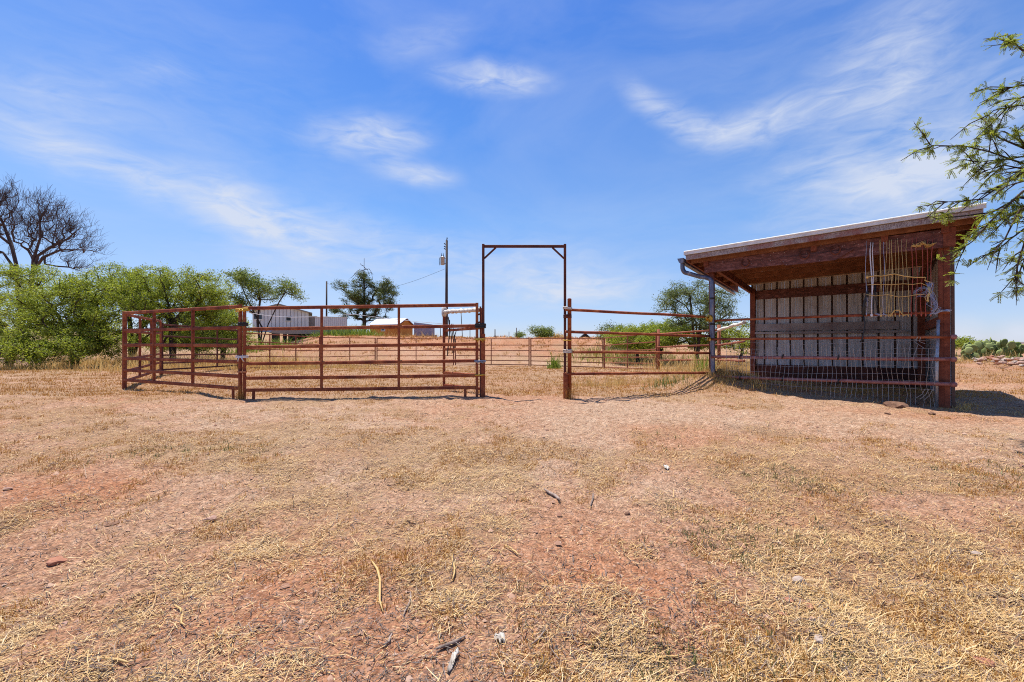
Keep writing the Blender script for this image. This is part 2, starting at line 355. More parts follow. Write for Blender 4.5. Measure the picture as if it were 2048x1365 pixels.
def ground_mat():
    m, nt, b, out = newmat('dry_ranch_soil')
    a = nd(nt, 'ShaderNodeVertexColor', layer_name='soil')
    sp = nt.nodes.new('ShaderNodeSeparateColor'); nt.links.new(a.outputs[0], sp.inputs[0])
    c = coords(nt, world=True)
    n_b = noise(nt, c, 1.3, 7, .65, .3); n_m = noise(nt, c, 14, 6, .7, .2); n_f = noise(nt, c, 110, 3, .7)
    vo = nd(nt, 'ShaderNodeTexVoronoi', feature='F1'); vo.inputs['Scale'].default_value = 75; nt.links.new(c, vo.inputs['Vector'])
    vcol = vo.outputs['Color']; vd = vo.outputs['Distance']
    vs = nt.nodes.new('ShaderNodeSeparateColor'); nt.links.new(vcol, vs.inputs[0])
    pale = ramp(nt, n_m, [(.30, (.26, .145, .085)), (.5, (.42, .27, .17)), (.7, (.55, .40, .28))])
    red = ramp(nt, n_m, [(.28, (.21, .08, .038)), (.5, (.39, .175, .088)), (.72, (.52, .29, .165))])
    rf = mth(nt, 'ADD', sp.outputs[1], mth(nt, 'MULTIPLY', mth(nt, 'SUBTRACT', n_b, .5), 1.1), True)
    col = mixc(nt, rf, pale, red)
    peb = ramp(nt, vs.outputs[0], [(.0, (.45, .45, .45)), (.45, (.9, .9, .9)), (.8, (1.15, 1.12, 1.1)), (1, (1.5, 1.45, 1.4))])
    col = mixc(nt, .75, col, peb, 'MULTIPLY')
    # matted straw between the blades
    cs = nt.nodes.new('ShaderNodeMapping'); cs.inputs['Rotation'].default_value = (0, 0, R(34)); cs.inputs['Scale'].default_value = (1, 7, 1); nt.links.new(c, cs.inputs[0])
    cs2 = nt.nodes.new('ShaderNodeMapping'); cs2.inputs['Rotation'].default_value = (0, 0, R(-28)); cs2.inputs['Scale'].default_value = (1, 6, 1); nt.links.new(c, cs2.inputs[0])
    f1 = noise(nt, cs.outputs[0], 16, 5, .7, 1.2); f2 = noise(nt, cs2.outputs[0], 19, 5, .7, 1.2)
    fib = mth(nt, 'MAXIMUM', f1, f2)
    straw = ramp(nt, fib, [(.42, (.12, .07, .045)), (.53, (.28, .16, .085)), (.62, (.46, .29, .12)), (.75, (.60, .43, .21))])
    cf = mth(nt, 'ADD', sp.outputs[0], mth(nt, 'MULTIPLY', mth(nt, 'SUBTRACT', n_m, .5), 1.5), True)
    cf = ramp(nt, cf, [(.34, (0, 0, 0)), (.72, (1, 1, 1))])
    col = mixc(nt, mth(nt, 'MULTIPLY', cf, .55), col, straw)
    far = ramp(nt, noise(nt, c, .05, 6, .6), [(.35, (.26, .15, .075)), (.5, (.25, .20, .08)), (.65, (.13, .15, .05))])
    col = mixc(nt, sp.outputs[2], col, far)
    nt.links.new(col, b.inputs['Base Color']); b.inputs['Roughness'].default_value = .95
    b.inputs['Specular IOR Level'].default_value = .15
    h = mth(nt, 'ADD', mth(nt, 'MULTIPLY', n_m, 1.0), mth(nt, 'ADD', mth(nt, 'MULTIPLY', n_f, .35), mth(nt, 'MULTIPLY', vd, -.5)))
    h = mth(nt, 'ADD', h, mth(nt, 'MULTIPLY', fib, .5))
    bump(nt, b, h, .9, .022)
    return m
tag(link_mesh('ground', gm, ground_mat(), None, True), None, None, None, 'structure')

# distant low hills
def hills():
    az = np.radians(np.linspace(-100, 100, 260)); rows = []
    for dist, amp, s in ((900, 0, 1), (1500, .035, 51), (1900, .02, 52), (2500, -.01, 1)):
        h = np.clip(amp*(fbm(az*5+s, az*0+s, s, 5)-.22)*2*dist*.6, -20, None) if amp > 0 else np.full(len(az), -20.)
        if amp > 0:
            deg = np.degrees(az); h = h*(.12+1.6*np.exp(-((deg+52)/16)**2))*(1-.85*np.exp(-((deg-2)/22)**2))
        rows.append(np.stack([np.sin(az)*dist, np.cos(az)*dist, h], 1))
    v = np.concatenate(rows); n = len(az)
    i = (np.arange(3)[:, None]*n+np.arange(n-1)[None]).ravel()
    me = npmesh('hills', v, np.stack([i, i+1, i+n+1, i+n], 1))
    m = mottled('far_scrub_hill', [(.35, (.13, .10, .10)), (.6, (.20, .15, .14))], .01, .95, (1, 1, 1), 0, .1, 0, .05, True)
    tag(link_mesh('hills', me, m, None, True), None, None, None, 'structure')
hills()

# ------------------------------------------------------------------ straw, stubble and gravel lying on the ground
def frame_pts(n, y0, y1, p, spread=1.5, pad=1.9):
    n = int(n*1.45)
    """n random spots in front of the viewer, thinning out with distance"""
    u = rng.random(n); q = 1-p
    y = (y0**q+u*(y1**q-y0**q))**(1/q)
    x = (rng.random(n)*2-1)*(y*spread+pad)
    return x, y
def strips(x, y, z, ang, L, W, pitch, bend, seed_wid=None):
    """bent two-segment blades lying at an angle; returns verts, quads"""
    n = len(x); ca, sa = np.cos(ang), np.sin(ang)
    d1 = np.stack([ca*np.cos(pitch), sa*np.cos(pitch), np.sin(pitch)], 1)
    a2 = ang+bend; p2 = pitch-np.abs(bend)*.3
    d2 = np.stack([np.cos(a2)*np.cos(p2), np.sin(a2)*np.cos(p2), np.sin(p2)], 1)
    s1 = np.stack([-sa, ca, np.zeros(n)], 1)*W[:, None]/2; s2 = np.stack([-np.sin(a2), np.cos(a2), np.zeros(n)], 1)*W[:, None]/2
    p0 = np.stack([x, y, z], 1); p1 = p0+d1*L[:, None]/2; p2_ = p1+d2*L[:, None]/2
    v = np.stack([p0-s1, p0+s1, p1-s1, p1+s1, p2_-s2*.6, p2_+s2*.6], 1).reshape(-1, 3)
    b = np.arange(n)*6
    f = np.concatenate([np.stack([b, b+1, b+3, b+2], 1), np.stack([b+2, b+3, b+5, b+4], 1)])
    return v, f
def blades(x, y, z, H, W, lean, az, curve=.35):
    """upright blades: a tapering two-piece strip"""
    n = len(x); fx = np.cos(az); fy = np.sin(az); t = rng.random(n)*math.pi
    sx = np.cos(t)*W/2; sy = np.sin(t)*W/2; o = np.zeros(n)
    p0 = np.stack([x, y, z-.01], 1)
    p1 = p0+np.stack([fx*lean*H*.45, fy*lean*H*.45, H*.6], 1)
    p2 = p1+np.stack([fx*(lean+curve)*H*.5, fy*(lean+curve)*H*.5, H*.45*(1-.4*np.abs(lean))], 1)
    s = np.stack([sx, sy, o], 1)
    v = np.stack([p0-s, p0+s, p1-s*.8, p1+s*.8, p2-s*.15, p2+s*.15], 1).reshape(-1, 3)
    b = np.arange(n)*6
    f = np.concatenate([np.stack([b, b+1, b+3, b+2], 1), np.stack([b+2, b+3, b+5, b+4], 1)])
    return v, f
def inside_pen(x, y): return sm(y, 8.9, 9.6)*(1-sm(y, 26, 28.5))
def keep(x, y, thr, hard=.25):
    c = cover(x, y); return rng.random(len(x)) < np.clip((c-thr)/hard, .0, 1)
# lying straw
x, y = frame_pts(800000, 1.1, 13, 1.5)
k = rng.random(len(x)) < np.clip((cover(x, y)-.05)/1.0, .05, 1)*np.clip(.3+2.6*(fbm(x*5.5, y*5.5, 71, 3)-.32), .12, 1); x, y = x[k], y[k]
n = len(x); ang = np.where(rng.random(n) < .5, rng.normal(R(24), .6, n), rng.random(n)*6.28)
L = rng.gamma(1.3, .018, n)+.010; L = np.minimum(L*np.where(rng.random(n) < .03, 2.6, 1), .32)
W = (rng.random(n)**1.5*.0024+.0009)*(1+.13*y)
v, f = strips(x, y, zg(x, y)+.004+rng.random(n)*.012, ang, L, W, rng.normal(.07, .2, n), rng.normal(0, .32, n))
me = npmesh('straw_litter', v, f)
tag(link_mesh('straw_litter', me, M['straw']), 'loose dry straw and stalks lying flat over the red soil', 'straw', None, 'stuff')
# stubble tufts
def tufts(name, n, y0, y1, p, thr, hmin, hmax, per, mat, label, cat, wid=.004, spread=.035, mask=None):
    x, y = frame_pts(n, y0, y1, p)
    kk = keep(x, y, thr, .3)
    if mask is not None: kk &= rng.random(len(x)) < mask(x, y)
    x, y = x[kk], y[kk]; s = rng.random(len(x))**1.6*(hmax-hmin)+hmin
    m = rng.integers(per//2, per+1, len(x)); idx = np.repeat(np.arange(len(x)), m); N = len(idx)
    bx = x[idx]+rng.normal(0, spread, N); by = y[idx]+rng.normal(0, spread, N)
    H = s[idx]*(.5+.6*rng.random(N)); Wd = wid*(.6+.8*rng.random(N))*(1+.12*by)
    v, f = blades(bx, by, zg(bx, by), H, Wd, rng.normal(0, .5, N), rng.random(N)*6.28)
    me = npmesh(name, v, f); return tag(link_mesh(name, me, mat), label, cat, None, 'stuff')
tufts('stubble', 90000, 1.1, 12, 1.2, .16, .012, .06, 11, M['stubble'], 'short golden grass stubble standing in patches in front of the pens', 'stubble', .003, .026, lambda x, y: .06+.8*sm(fbm(x*1.9, y*1.9, 91, 3), .50, .66))
tufts('pen_grass', 26000, 9.3, 27.5, 1.02, .22, .03, .085, 8, M['stubble'], 'cropped yellow grass covering the floor of the round pen', 'grass', .0042, .06, inside_pen)
def bmask(x, y): return berm_mask(x, y)*(1-sm(y, 44, 50))*sm(fbm(x*.8, y*.8, 95, 3), .42, .66)
tufts('bank_scrub', 42000, 29, 48, .3, -1, .04, .22, 7, M['stubble'], 'dry tufts and scrub dotted over the red dirt bank', 'scrub', .006, .1, bmask)
def gmask(x, y):
    g = .9*ga(x, y, -3.6, 5.2, .8, .28)+.9*ga(x, y, 2.6, 4.2, .45, .3)+.7*ga(x, y, 1.45, 3.1, .5, .3)+.5*ga(x, y, 4.6, 4.3, .4, .3)+.6*ga(x, y, 1.9, 5.4, .25, .25)+.4*ga(x, y, .9, 1.9, .5, .3)
    return np.clip(g, 0, 1)*.8
tufts('green_shoots', 30000, 1.3, 8, 1.2, .0, .02, .075, 9, M['greenblade'], 'sparse olive green shoots among the straw', 'grass', .0034, .02, gmask)
# gravel
x, y = frame_pts(70000, 1.1, 13, 1.5)
kk = rng.random(len(x)) < (1.05-cover(x, y)); x, y = x[kk], y[kk]; n = len(x)
s = (rng.gamma(1.4, .0018, n)+.0016)*(1+.09*y); s = np.where(rng.random(n) < .014, s*2.5+.003, s)
z = zg(x, y)
octv = np.array([(1, 0, 0), (-.9, .2, 0), (.1, 1, 0), (0, -1, .1), (0, .1, .75), (0, 0, -.6)])
octf = np.array([(0, 2, 4), (2, 1, 4), (1, 3, 4), (3, 0, 4)])
th = rng.random(n)*6.28; c_, s_ = np.cos(th), np.sin(th)
ov = octv[None]*s[:, None, None]*(.6+.8*rng.random((n, 1, 3)))
ov = np.stack([ov[..., 0]*c_[:, None]-ov[..., 1]*s_[:, None], ov[..., 0]*s_[:, None]+ov[..., 1]*c_[:, None], ov[..., 2]], -1)+np.stack([x, y, z+.001], 1)[:, None]
me = npmesh('gravel', ov.reshape(-1, 3), (octf[None]+(np.arange(n)*6)[:, None, None]).reshape(-1, 3))
M['gravel'] = leaf_mat('grit', [(.05, (.06, .03, .022)), (.35, (.24, .115, .068)), (.7, (.36, .205, .13)), (.97, (.46, .33, .25))], 0, .9)
tag(link_mesh('gravel', me, M['gravel']), 'fine pinkish grit scattered over the bare soil', 'gravel', None, 'stuff')

# dark broken twigs among the straw
x, y = frame_pts(36000, 1.1, 12, 1.5)
kk = rng.random(len(x)) < .25+.6*sm(fbm(x*1.3, y*1.3, 111, 3), .45, .62); x, y = x[kk], y[kk]; n = len(x)
v, f = strips(x, y, zg(x, y)+.006+rng.random(n)*.012, rng.random(n)*6.28, rng.gamma(1.5, .02, n)+.012, (rng.random(n)*.0025+.0012)*(1+.1*y), rng.normal(.06, .15, n), rng.normal(0, .4, n))
M['twiglet'] = leaf_mat('dark_twig', [(.1, (.03, .022, .018)), (.6, (.10, .075, .06)), (.95, (.24, .19, .16))], 0, .9)
tag(link_mesh('twig_litter', npmesh('twig_litter', v, f), M['twiglet']), 'small dark broken twigs scattered among the straw', 'twigs', None, 'stuff')
# tall dry grass in named patches
def grass_patch(name, pts, n, hmin, hmax, sx, sy, label, mat='drygrass', wid=.006, cat='grass', lean=.35):
    xs, ys = [], []
    for (gxx, gyy, wgt) in pts:
        m = int(n*wgt); xs.append(rng.normal(gxx, sx, m)); ys.append(rng.normal(gyy, sy, m))
    x = np.concatenate(xs); y = np.concatenate(ys); N = len(x)
    cl = np.clip((vnoise(x*3.1, y*3.1, 77)-.25)*1.6, 0.15, 1)
    H = (hmin+(hmax-hmin)*rng.random(N)**1.5)*cl
    v, f = blades(x, y, zg(x, y), H, wid*(.6+.8*rng.random(N)), rng.normal(0, lean, N), rng.random(N)*6.28, .5)
    me = npmesh(name, v, f); return tag(link_mesh(name, me, M[mat]), label, cat, None, 'stuff')

# ------------------------------------------------------------------ corral panels
RAILS_H = (1.83, 1.41, 1.05, .72, .43, .19)
RAILS_L = (1.64, 1.25, .92, .59, .31, .07)
def panel(a, b, name, label, heights, w, h, stile_w, mids, mat, group, feet=(), top_extra=.0, mid_w=None, za=None, zb=None):
    a = Vector(a); b = Vector(b)
    if za is None: za = zgf(a.x, a.y)
    if zb is None: zb = zgf(b.x, b.y)
    a.z = za; b.z = zb
    root = thing(name, a, label, 'fence panel', group)
    d = (b-a); dn = d.normalized(); ups = Vector((0, 0, 1)); side = dn.cross(ups).normalized()
    for hh in heights:
        m = MB(); j = random.uniform(-.006, .006)
        mid = a+d*.5+ups*(hh+j)+side*random.uniform(-.01, .01)
        m.bar(a+dn*stile_w*.5+ups*hh, mid, w, h); m.bar(mid, b-dn*stile_w*.5+ups*(hh+j*.5), w, h)
        m.build('rail', mat, root)
    for p in (a, b):
        MB().bar(p+ups*-.03, p+ups*(heights[0]+h*.6+top_extra), stile_w, stile_w*.9, d.cross(ups)).build('end_post', mat, root)
    for t in mids:
        p = a+d*t
        MB().bar(p+ups*(heights[-1]-h*.4), p+ups*(heights[0]-h*.4), mid_w or stile_w*.75, w*1.15, side).build('stile', mat, root)
    for t in feet:
        p = a+d*t
        MB().bar(p+ups*(-.04), p+ups*(heights[-1]-h*.45), .05, .04, side).build('foot', mat, root)
    return root
pA = P(489, 790, 9.05); pA.z = 0
pG = P(954, 790, 9.0); pG.z = 0
gh = 'heavy red corral panels'
panel(pA, pG, 'corral_panel', 'red six-rail corral panel facing the viewer left of the tall gateway', RAILS_H, .05, .066, .055, (.333, .665), M['rust'], gh, (.04, .95))
pA2 = Vector((pA.x-.095, pA.y+.02, 0)); pB = P(248, 760, 11.1)
panel(pA2, pB, 'corral_panel', 'red six-rail corral panel angling back to the leftmost corner post', tuple(q+.03 for q in RAILS_H), .05, .07, .065, (.36, .70), M['rust'], gh, (.05,))
pB2 = pB+Vector((-.04, .09, 0)); pC = P(321, 735, 15.3)
panel(pB2, pC, 'corral_panel', 'red panel receding from the leftmost corner post toward the mesquite trunk', RAILS_H, .05, .066, .06, (.34, .67), M['rust'], gh)
pC2 = pC+Vector((-.02, .1, 0)); pD = P(476, 733, 20.1)
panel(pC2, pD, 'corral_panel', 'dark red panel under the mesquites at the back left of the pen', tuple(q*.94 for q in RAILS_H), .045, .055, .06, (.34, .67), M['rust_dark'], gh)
gl = 'thin red round pen panels'
ring = [P(478, 730, 20.15), P(641, 728, 24.4), P(752, 727, 27.3), P(909, 727, 28.5), P(1060, 733, 27.0), P(1208, 736, 24.4), P(1314, 742, 19.6)]
rl = ['thin red pen panel in front of the white house', 'thin red pen panel below the pine tree', 'thin red pen panel below the orange shed',
      'thin red pen panel seen left through the gateway before the dirt bank', 'thin red pen panel behind the bright green weed', 'thin red pen panel at the right below the grey green bushes']
for i in range(6):
    a, b = ring[i], ring[i+1]; dn = (b-a).normalized()*.06
    panel(a+dn, b-dn, 'round_pen_panel', rl[i], RAILS_L, .042, .046, .06, (.5,) if i not in (0,) else (.33, .66), M['rust_thin'], gl, mid_w=.05)

# bow gateway
def gateway():
    gl_, gr_ = P(966.5, 795, 9.0), P(1130, 795, 9.0); gl_.z = zgf(gl_.x, gl_.y); gr_.z = zgf(gr_.x, gr_.y)
    ztop = CZ+(HY-490)/F*9.0
    r = thing('bow_gateway', (gl_+gr_)/2, 'tall narrow red steel gateway frame with two corner braces', 'gateway')
    r.location.z = 0
    for i, p in enumerate((gl_, gr_)):
        MB().bar((p.x, p.y, -.05), (p.x, p.y, ztop+.015), .05, .05, (0, 1, 0)).build('upright', M['rust_dark'], r)
    MB().bar((gl_.x+.025, 9, ztop-.03), (gr_.x-.025, 9, ztop-.03), .045, .055).build('crossbar', M['rust_dark'], r)
    for s, p in ((1, gl_), (-1, gr_)):
        MB().bar((p.x+s*.02, 9, ztop-.27), (p.x+s*.25, 9, ztop-.055), .03, .035).build('brace', M['rust_dark'], r)
    # sleeves at the foot of each upright
    MB().bar((gl_.x-.004, 8.99, -.05), (gl_.x-.004, 8.99, 1.28), .085, .08, (0, 1, 0)).build('sleeve', M['rust'], r)
    MB().bar((gl_.x-.055, 8.99, -.05), (gl_.x-.055, 8.99, 1.82), .032, .05, (0, 1, 0)).build('hinge_bar', M['rust_dark'], r)
    for zz in (1.66, 1.5): MB().tube([(gl_.x-.1, 8.98, zz), (gl_.x-.06, 8.98, zz+.01)], .018).build('hinge', M['rust_dark'], r)
    MB().tube([(gr_.x+.01, 8.98, -.05), (gr_.x+.01, 8.98, .5)], .05, 10).build('sleeve', M['rust'], r)
    return gl_, gr_
GL, GR = gateway()
# swing gate standing open into the pen
def swing_gate():
    h = Vector((GL.x-.02, 9.12, 0)); e = Vector((P(888, 0, 10.35).x, 10.35, 0))
    r = thing('swing_gate', h, 'red swing gate standing open into the pen with its top rail wrapped in white', 'gate')
    d = e-h; up = Vector((0, 0, 1))
    zs = ((1.77, 1.80), (1.40, 1.38), (.96, .96), (.44, .42), (.17, .135))
    for a, b in zs: MB().bar(h+up*a, e+up*b, .045, .055).build('rail', M['rust'], r)
    MB().bar(e+up*.1, e+up*1.76, .055, .05, d).build('end_post', M['rust'], r)
    MB().bar(h+up*.1, h+up*1.80, .05, .05, d).build('end_post', M['rust'], r)
    p0, p1 = h+d*.06+up*1.775, e+up*1.81
    pts = [p0.lerp(p1, i/22)+Vector((0, 0, random.uniform(-.006, .006))) for i in range(23)]
    MB().tube(pts, [.042+.012*math.sin(i*2.4)+random.uniform(0, .006) for i in range(23)], 9).build('rail_wrap', M['wrap'], r, True)
    MB().tube([e+up*1.7, e+up*1.76, e+up*1.9, e+up*1.93], [.045, .06, .058, .03], 9).build('post_wrap', M['wrap'], r, True)
    return h, e
SH, SE = swing_gate()
def hang(name, top, length, rad, label, mat, wig=.03, cat='strap', n=9, group=None, loop=False):
    top = Vector(top); pts = []
    for i in range(n):
        t = i/(n-1); pts.append(top+Vector((wig*math.sin(t*5+length*7), wig*.6*math.cos(t*4+rad*300), -length*t)))
    if loop: pts += [p+Vector((.03, .01, 0)) for p in reversed(pts)]
    o = MB().tube([p for p in pts], rad, 6).build(name, mat, None, True, loc=top); return tag(o, label, cat, group)
for i, (px, yt, yb) in enumerate(((897, 634, 712), (901, 640, 698), (905, 648, 706), (911, 662, 690))):
    t = P(px, yt, 10.1)
    hang('lead_rope', t, (yb-yt)/F*10.1, .010 if i else .013, 'dark strap hanging from the open swing gate end', M['black'], .02, 'strap', group='dark straps on the swing gate', loop=(i == 2))

cpts = [P(*q) for q in ((490, 625, 9.12), (535, 632, 9.2), (580, 635, 9.3), (640, 634, 9.45), (708, 629, 9.6), (761, 636, 9.8), (827, 643, 10.1), (886, 648, 10.3))]
tag(MB().tube(cpts, .0042, 5).build('cord', M['twine_w'], None, True, loc=cpts[0]), 'thin white cord strung behind the front panel to the swing gate end', 'cord')
# ties and wraps around neighbouring posts
def tie(px, py, Y, w, dpt, turns, rad, mat, label, cat='tie', tail=0, name='tie_wrap', sl=0):
    c = P(px, py, Y); m = MB()
    for k_ in range(turns):
        zz = (k_-(turns-1)/2)*rad*1.7; pts = []
        for i in range(18):
            t = i/18*2*math.pi; cx, sy_ = math.cos(t), math.sin(t)
            q = (abs(cx)**4+abs(sy_)**4)**-.25
            pts.append(c+Vector((cx*q*w/2, sy_*q*dpt/2, zz+sl*cx+random.uniform(-.004, .004))))
        m.tube(pts, rad, 6, closed=True)
    if tail:
        for s in (-.02, .03):
            p = c+Vector((s, -dpt/2-.01, 0)); m.tube([p, p+Vector((s*.6, -.01, -tail*.5)), p+Vector((s*1.5, .01, -tail))], [rad, rad*.8, rad*.5], 5)
    return tag(m.build(name, mat, None, True, loc=c), label, cat)
tie(485, 620, 9.05, .24, .09, 2, .016, M['yellow'], 'yellow tape tying the two posts together at the left panel corner', tail=.05, sl=.015)
tie(486, 649, 9.05, .17, .09, 3, .014, M['black'], 'black strap round the paired posts of the left panel corner')
tie(484, 714, 9.05, .22, .10, 2, .013, M['white'], 'white rope knotted round the paired posts of the left panel corner', tail=.10)
tie(484, 744, 9.05, .17, .09, 2, .009, M['orange_tie'], 'orange cord low on the paired posts of the left panel corner', tail=.06)
tie(961, 652, 9.0, .19, .13, 3, .018, M['black'], 'black clamp joining the panel to the left gateway upright')
tie(960, 679, 9.0, .19, .13, 2, .012, M['yellow'], 'yellow tape round the left gateway upright below the black clamp', tail=.06)
tie(960, 723, 9.0, .21, .13, 2, .012, M['steel'], 'grey chain wrapped round the left gateway upright', tail=.05)
tie(960, 750, 9.0, .19, .13, 1, .013, M['yellow'], 'low yellow tape round the left gateway upright near the ground')
tie(1135, 681, 9.0, .15, .13, 1, .012, M['yellow'], 'yellow tape joining the right gateway upright and the capped pipe post')
tie(1135, 617, 9.0, .16, .14, 2, .013, M['wrap'], 'whitish band on the top rail at the capped pipe post', sl=-.01)
tie(1135, 703, 9.0, .16, .14, 3, .013, M['wrap'], 'whitish cord wound round the right gateway upright at mid height')
tie(1135, 633, 9.0, .14, .12, 3, .014, M['rust_dark'], 'dark steel clamp holding the capped pipe post to the gateway')

# ------------------------------------------------------------------ the shed: layout solved from its four posts
YR = 7.9; YL = YR/.765
FR = Vector(((1893-1024)/F*YR, YR, 0)); FL = Vector(((1424-1024)/F*YL, YL, 0))
LEN = (FR-FL).length; dA = (FR-FL)/LEN; dB = Vector((-dA.y, dA.x, 0))
if dB.y < 0: dB = -dB
DEP = LEN*1.087
def S(a, b, z): return FL+dA*a+dB*b+Vector((0, 0, z))
def s_at(px, b):           # distance along the front at depth offset b for a photo column
    u = (px-1024)/F; o = FL+dB*b
    return (u*o.y-o.x)/(dA.x-u*dA.y)
RZ = math.atan2(dA.y, dA.x)
shed_loc = S(LEN/2, DEP/2, 0)
shed = thing('livestock_shelter', shed_loc, 'open-fronted red timber animal shelter with sheet metal back wall and sloping roof', 'shed')
def sbox(m, a0, a1, b0, b1, z0, z1, z0r=None, z1r=None):
    z0r = z0 if z0r is None else z0r; z1r = z1 if z1r is None else z1r
    vs = [S(a0, b0, z0), S(a1, b0, z0r), S(a1, b1, z0r), S(a0, b1, z0), S(a0, b0, z1), S(a1, b0, z1r), S(a1, b1, z1r), S(a0, b1, z1)]
    return m.add(vs, [(3, 2, 1, 0), (4, 5, 6, 7), (0, 1, 5, 4), (1, 2, 6, 5), (2, 3, 7, 6), (3, 0, 4, 7)])
def objframe(o):            # let Object texture coordinates run along the timber
    return o
aL = s_at(1372, -.42); aR = s_at(1968, -.42)
# roof plane heights (underside of metal) at the four corners
yLc = S(aL, -.42, 0).y; yRc = S(aR, -.42, 0).y
zFL = CZ+(HY-507)/F*yLc; zFR = CZ+(HY-412)/F*yRc
slope_b = -.055
def zr(a, b): return zFL+(zFR-zFL)*(a-aL)/(aR-aL)+slope_b*(b+.42)
b0r, b1r = -.42, DEP+.25
def slab(a0, a1, b0, b1, t0, t1, m):
    """a board following the roof plane, between t0 and t1 below it"""
    c = [(a0, b0), (a1, b0), (a1, b1), (a0, b1)]
    vs = [S(a, b, zr(a, b)-t1) for a, b in c]+[S(a, b, zr(a, b)-t0) for a, b in c]
    return m.add(vs, [(3, 2, 1, 0), (4, 5, 6, 7), (0, 1, 5, 4), (1, 2, 6, 5), (2, 3, 7, 6), (3, 0, 4, 7)])
# corrugated roof sheet with ribs and a folded drip edge; round white hem added to catch a sunlit line
m = MB(); n = 22
slab(aL-.02, aR+.02, b0r-.02, b1r, -.012, .0, m)
for i in range(n+1):
    bb = b0r+.02+(b1r-b0r-.1)*i/n; slab(aL-.02, aR+.02, bb, bb+.035, -.03, -.013, m)
m.build('roof_sheet', M['roofwhite'], shed)
m = MB(); slab(aL-.035, aR+.03, b0r-.045, b0r-.022, -.02, .045, m); slab(aL-.04, aL-.022, b0r-.02, b1r, -.018, .03, m); m.tube([S(aL-.03, b0r-.034, zr(aL, b0r)+.028), S(aR+.03, b0r-.034, zr(aR, b0r)+.028)], .021, 10); m.build('drip_edge', M['white'], shed)
# fascia boards
m = MB(); slab(aL, aR, b0r-.02, b0r+.022, .002, .052, m); m.build('fascia_trim', M['trim'], shed)
m = MB(); slab(aL, aR, b0r-.012, b0r+.03, .056, .155, m); m.build('fascia', M['fascia'], shed)
m = MB(); slab(aL, aL+.04, b0r+.035, b1r-.02, .006, .19, m); m.build('fascia', M['wood_red'], shed)
m = MB(); slab(aR-.04, aR, b0r+.035, b1r-.02, .006, .2, m); m.build('fascia', M['wood_red'], shed)
M['soffit'] = mottled('brown_roof_boards', [(.3, (.16, .09, .05)), (.6, (.32, .2, .12)), (.75, (.42, .29, .19))], 4, .85, (1, 1, 1), .3, .004)
m = MB(); slab(aL+.045, aR-.045, b0r+.035, b1r-.02, .004, .02, m); m.build('roof_deck', M['soffit'], shed)
for i, bb in enumerate((-.22, .35, 1.1, 1.85, 2.6, 3.35)):
    m = MB(); slab(aL+.045, aR-.045, bb, bb+.042, .022, .16 if i else .2, m); m.build('purlin', M['wood_brown'], shed)
for aa in (-.02, LEN-.10):
    m = MB(); slab(aa, aa+.07, .06, DEP+.1, .165, .33, m); m.build('rafter', M['wood_red'], shed)
# blocks on the beam under the eave
for aa in (s_at(1412, -.2), s_at(1628, -.2), s_at(1770, -.2), s_at(1892, -.2)):
    m = MB(); slab(aa-.05, aa+.05, -.20, -.10, .2, .30, m); m.build('blocking', M['wood_red'], shed)
zb0L, zb1L, zb0R, zb1R = 2.72, 3.0, 2.78, 3.06
m = MB(); sbox(m, -.12, LEN+.10, -.15, -.09, zb0L-.03, zb1L, zb0R-.03, zb1R); m.build('front_beam', M['beam'], shed)
m = MB(); sbox(m, -.05, LEN+.06, .03, .085, 2.74, 2.94, 2.8, 3.0); m.build('front_beam', M['wood_red'], shed)
ga0, ga1 = s_at(1558, -.17), s_at(1708, -.17)
zb = lambda a: zb0L+(zb0R-zb0L)*a/LEN
m = MB(); m.prism([S(ga0, -.15, zb(ga0)+.11), S(ga0+.12, -.15, zb(ga0)-.06), S(ga1-.28, -.15, zb(ga1)-.06), S(ga1, -.15, zb(ga1)+.11)], -dB*.045); m.build('splice_board', M['beam'], shed)
def post(a, b, w, d_, zt, mat, nm='post'):
    p = S(a, b, 0); z0 = zgf(p.x, p.y)-.08
    m = MB(); sbox(m, a-w/2, a+w/2, b-d_/2, b+d_/2, z0, zt); return m.build(nm, mat, shed)
post(.0, 0, .10, .12, 2.96, M['wood_red'])
post(LEN-.07, 0, .065, .10, 3.2, M['wood_red']); post(LEN+.003, 0, .077, .11, 3.2, M['wood_red'])
post(.04, DEP, .13, .13, 2.7, M['wood_red']); post(LEN-.08, DEP, .14, .13, 2.75, M['wood_red'])
m = MB(); sbox(m, LEN-.05, LEN+.11, -.17, -.151, 2.76, 3.08); m.build('end_plate', M['wood_red'], shed)
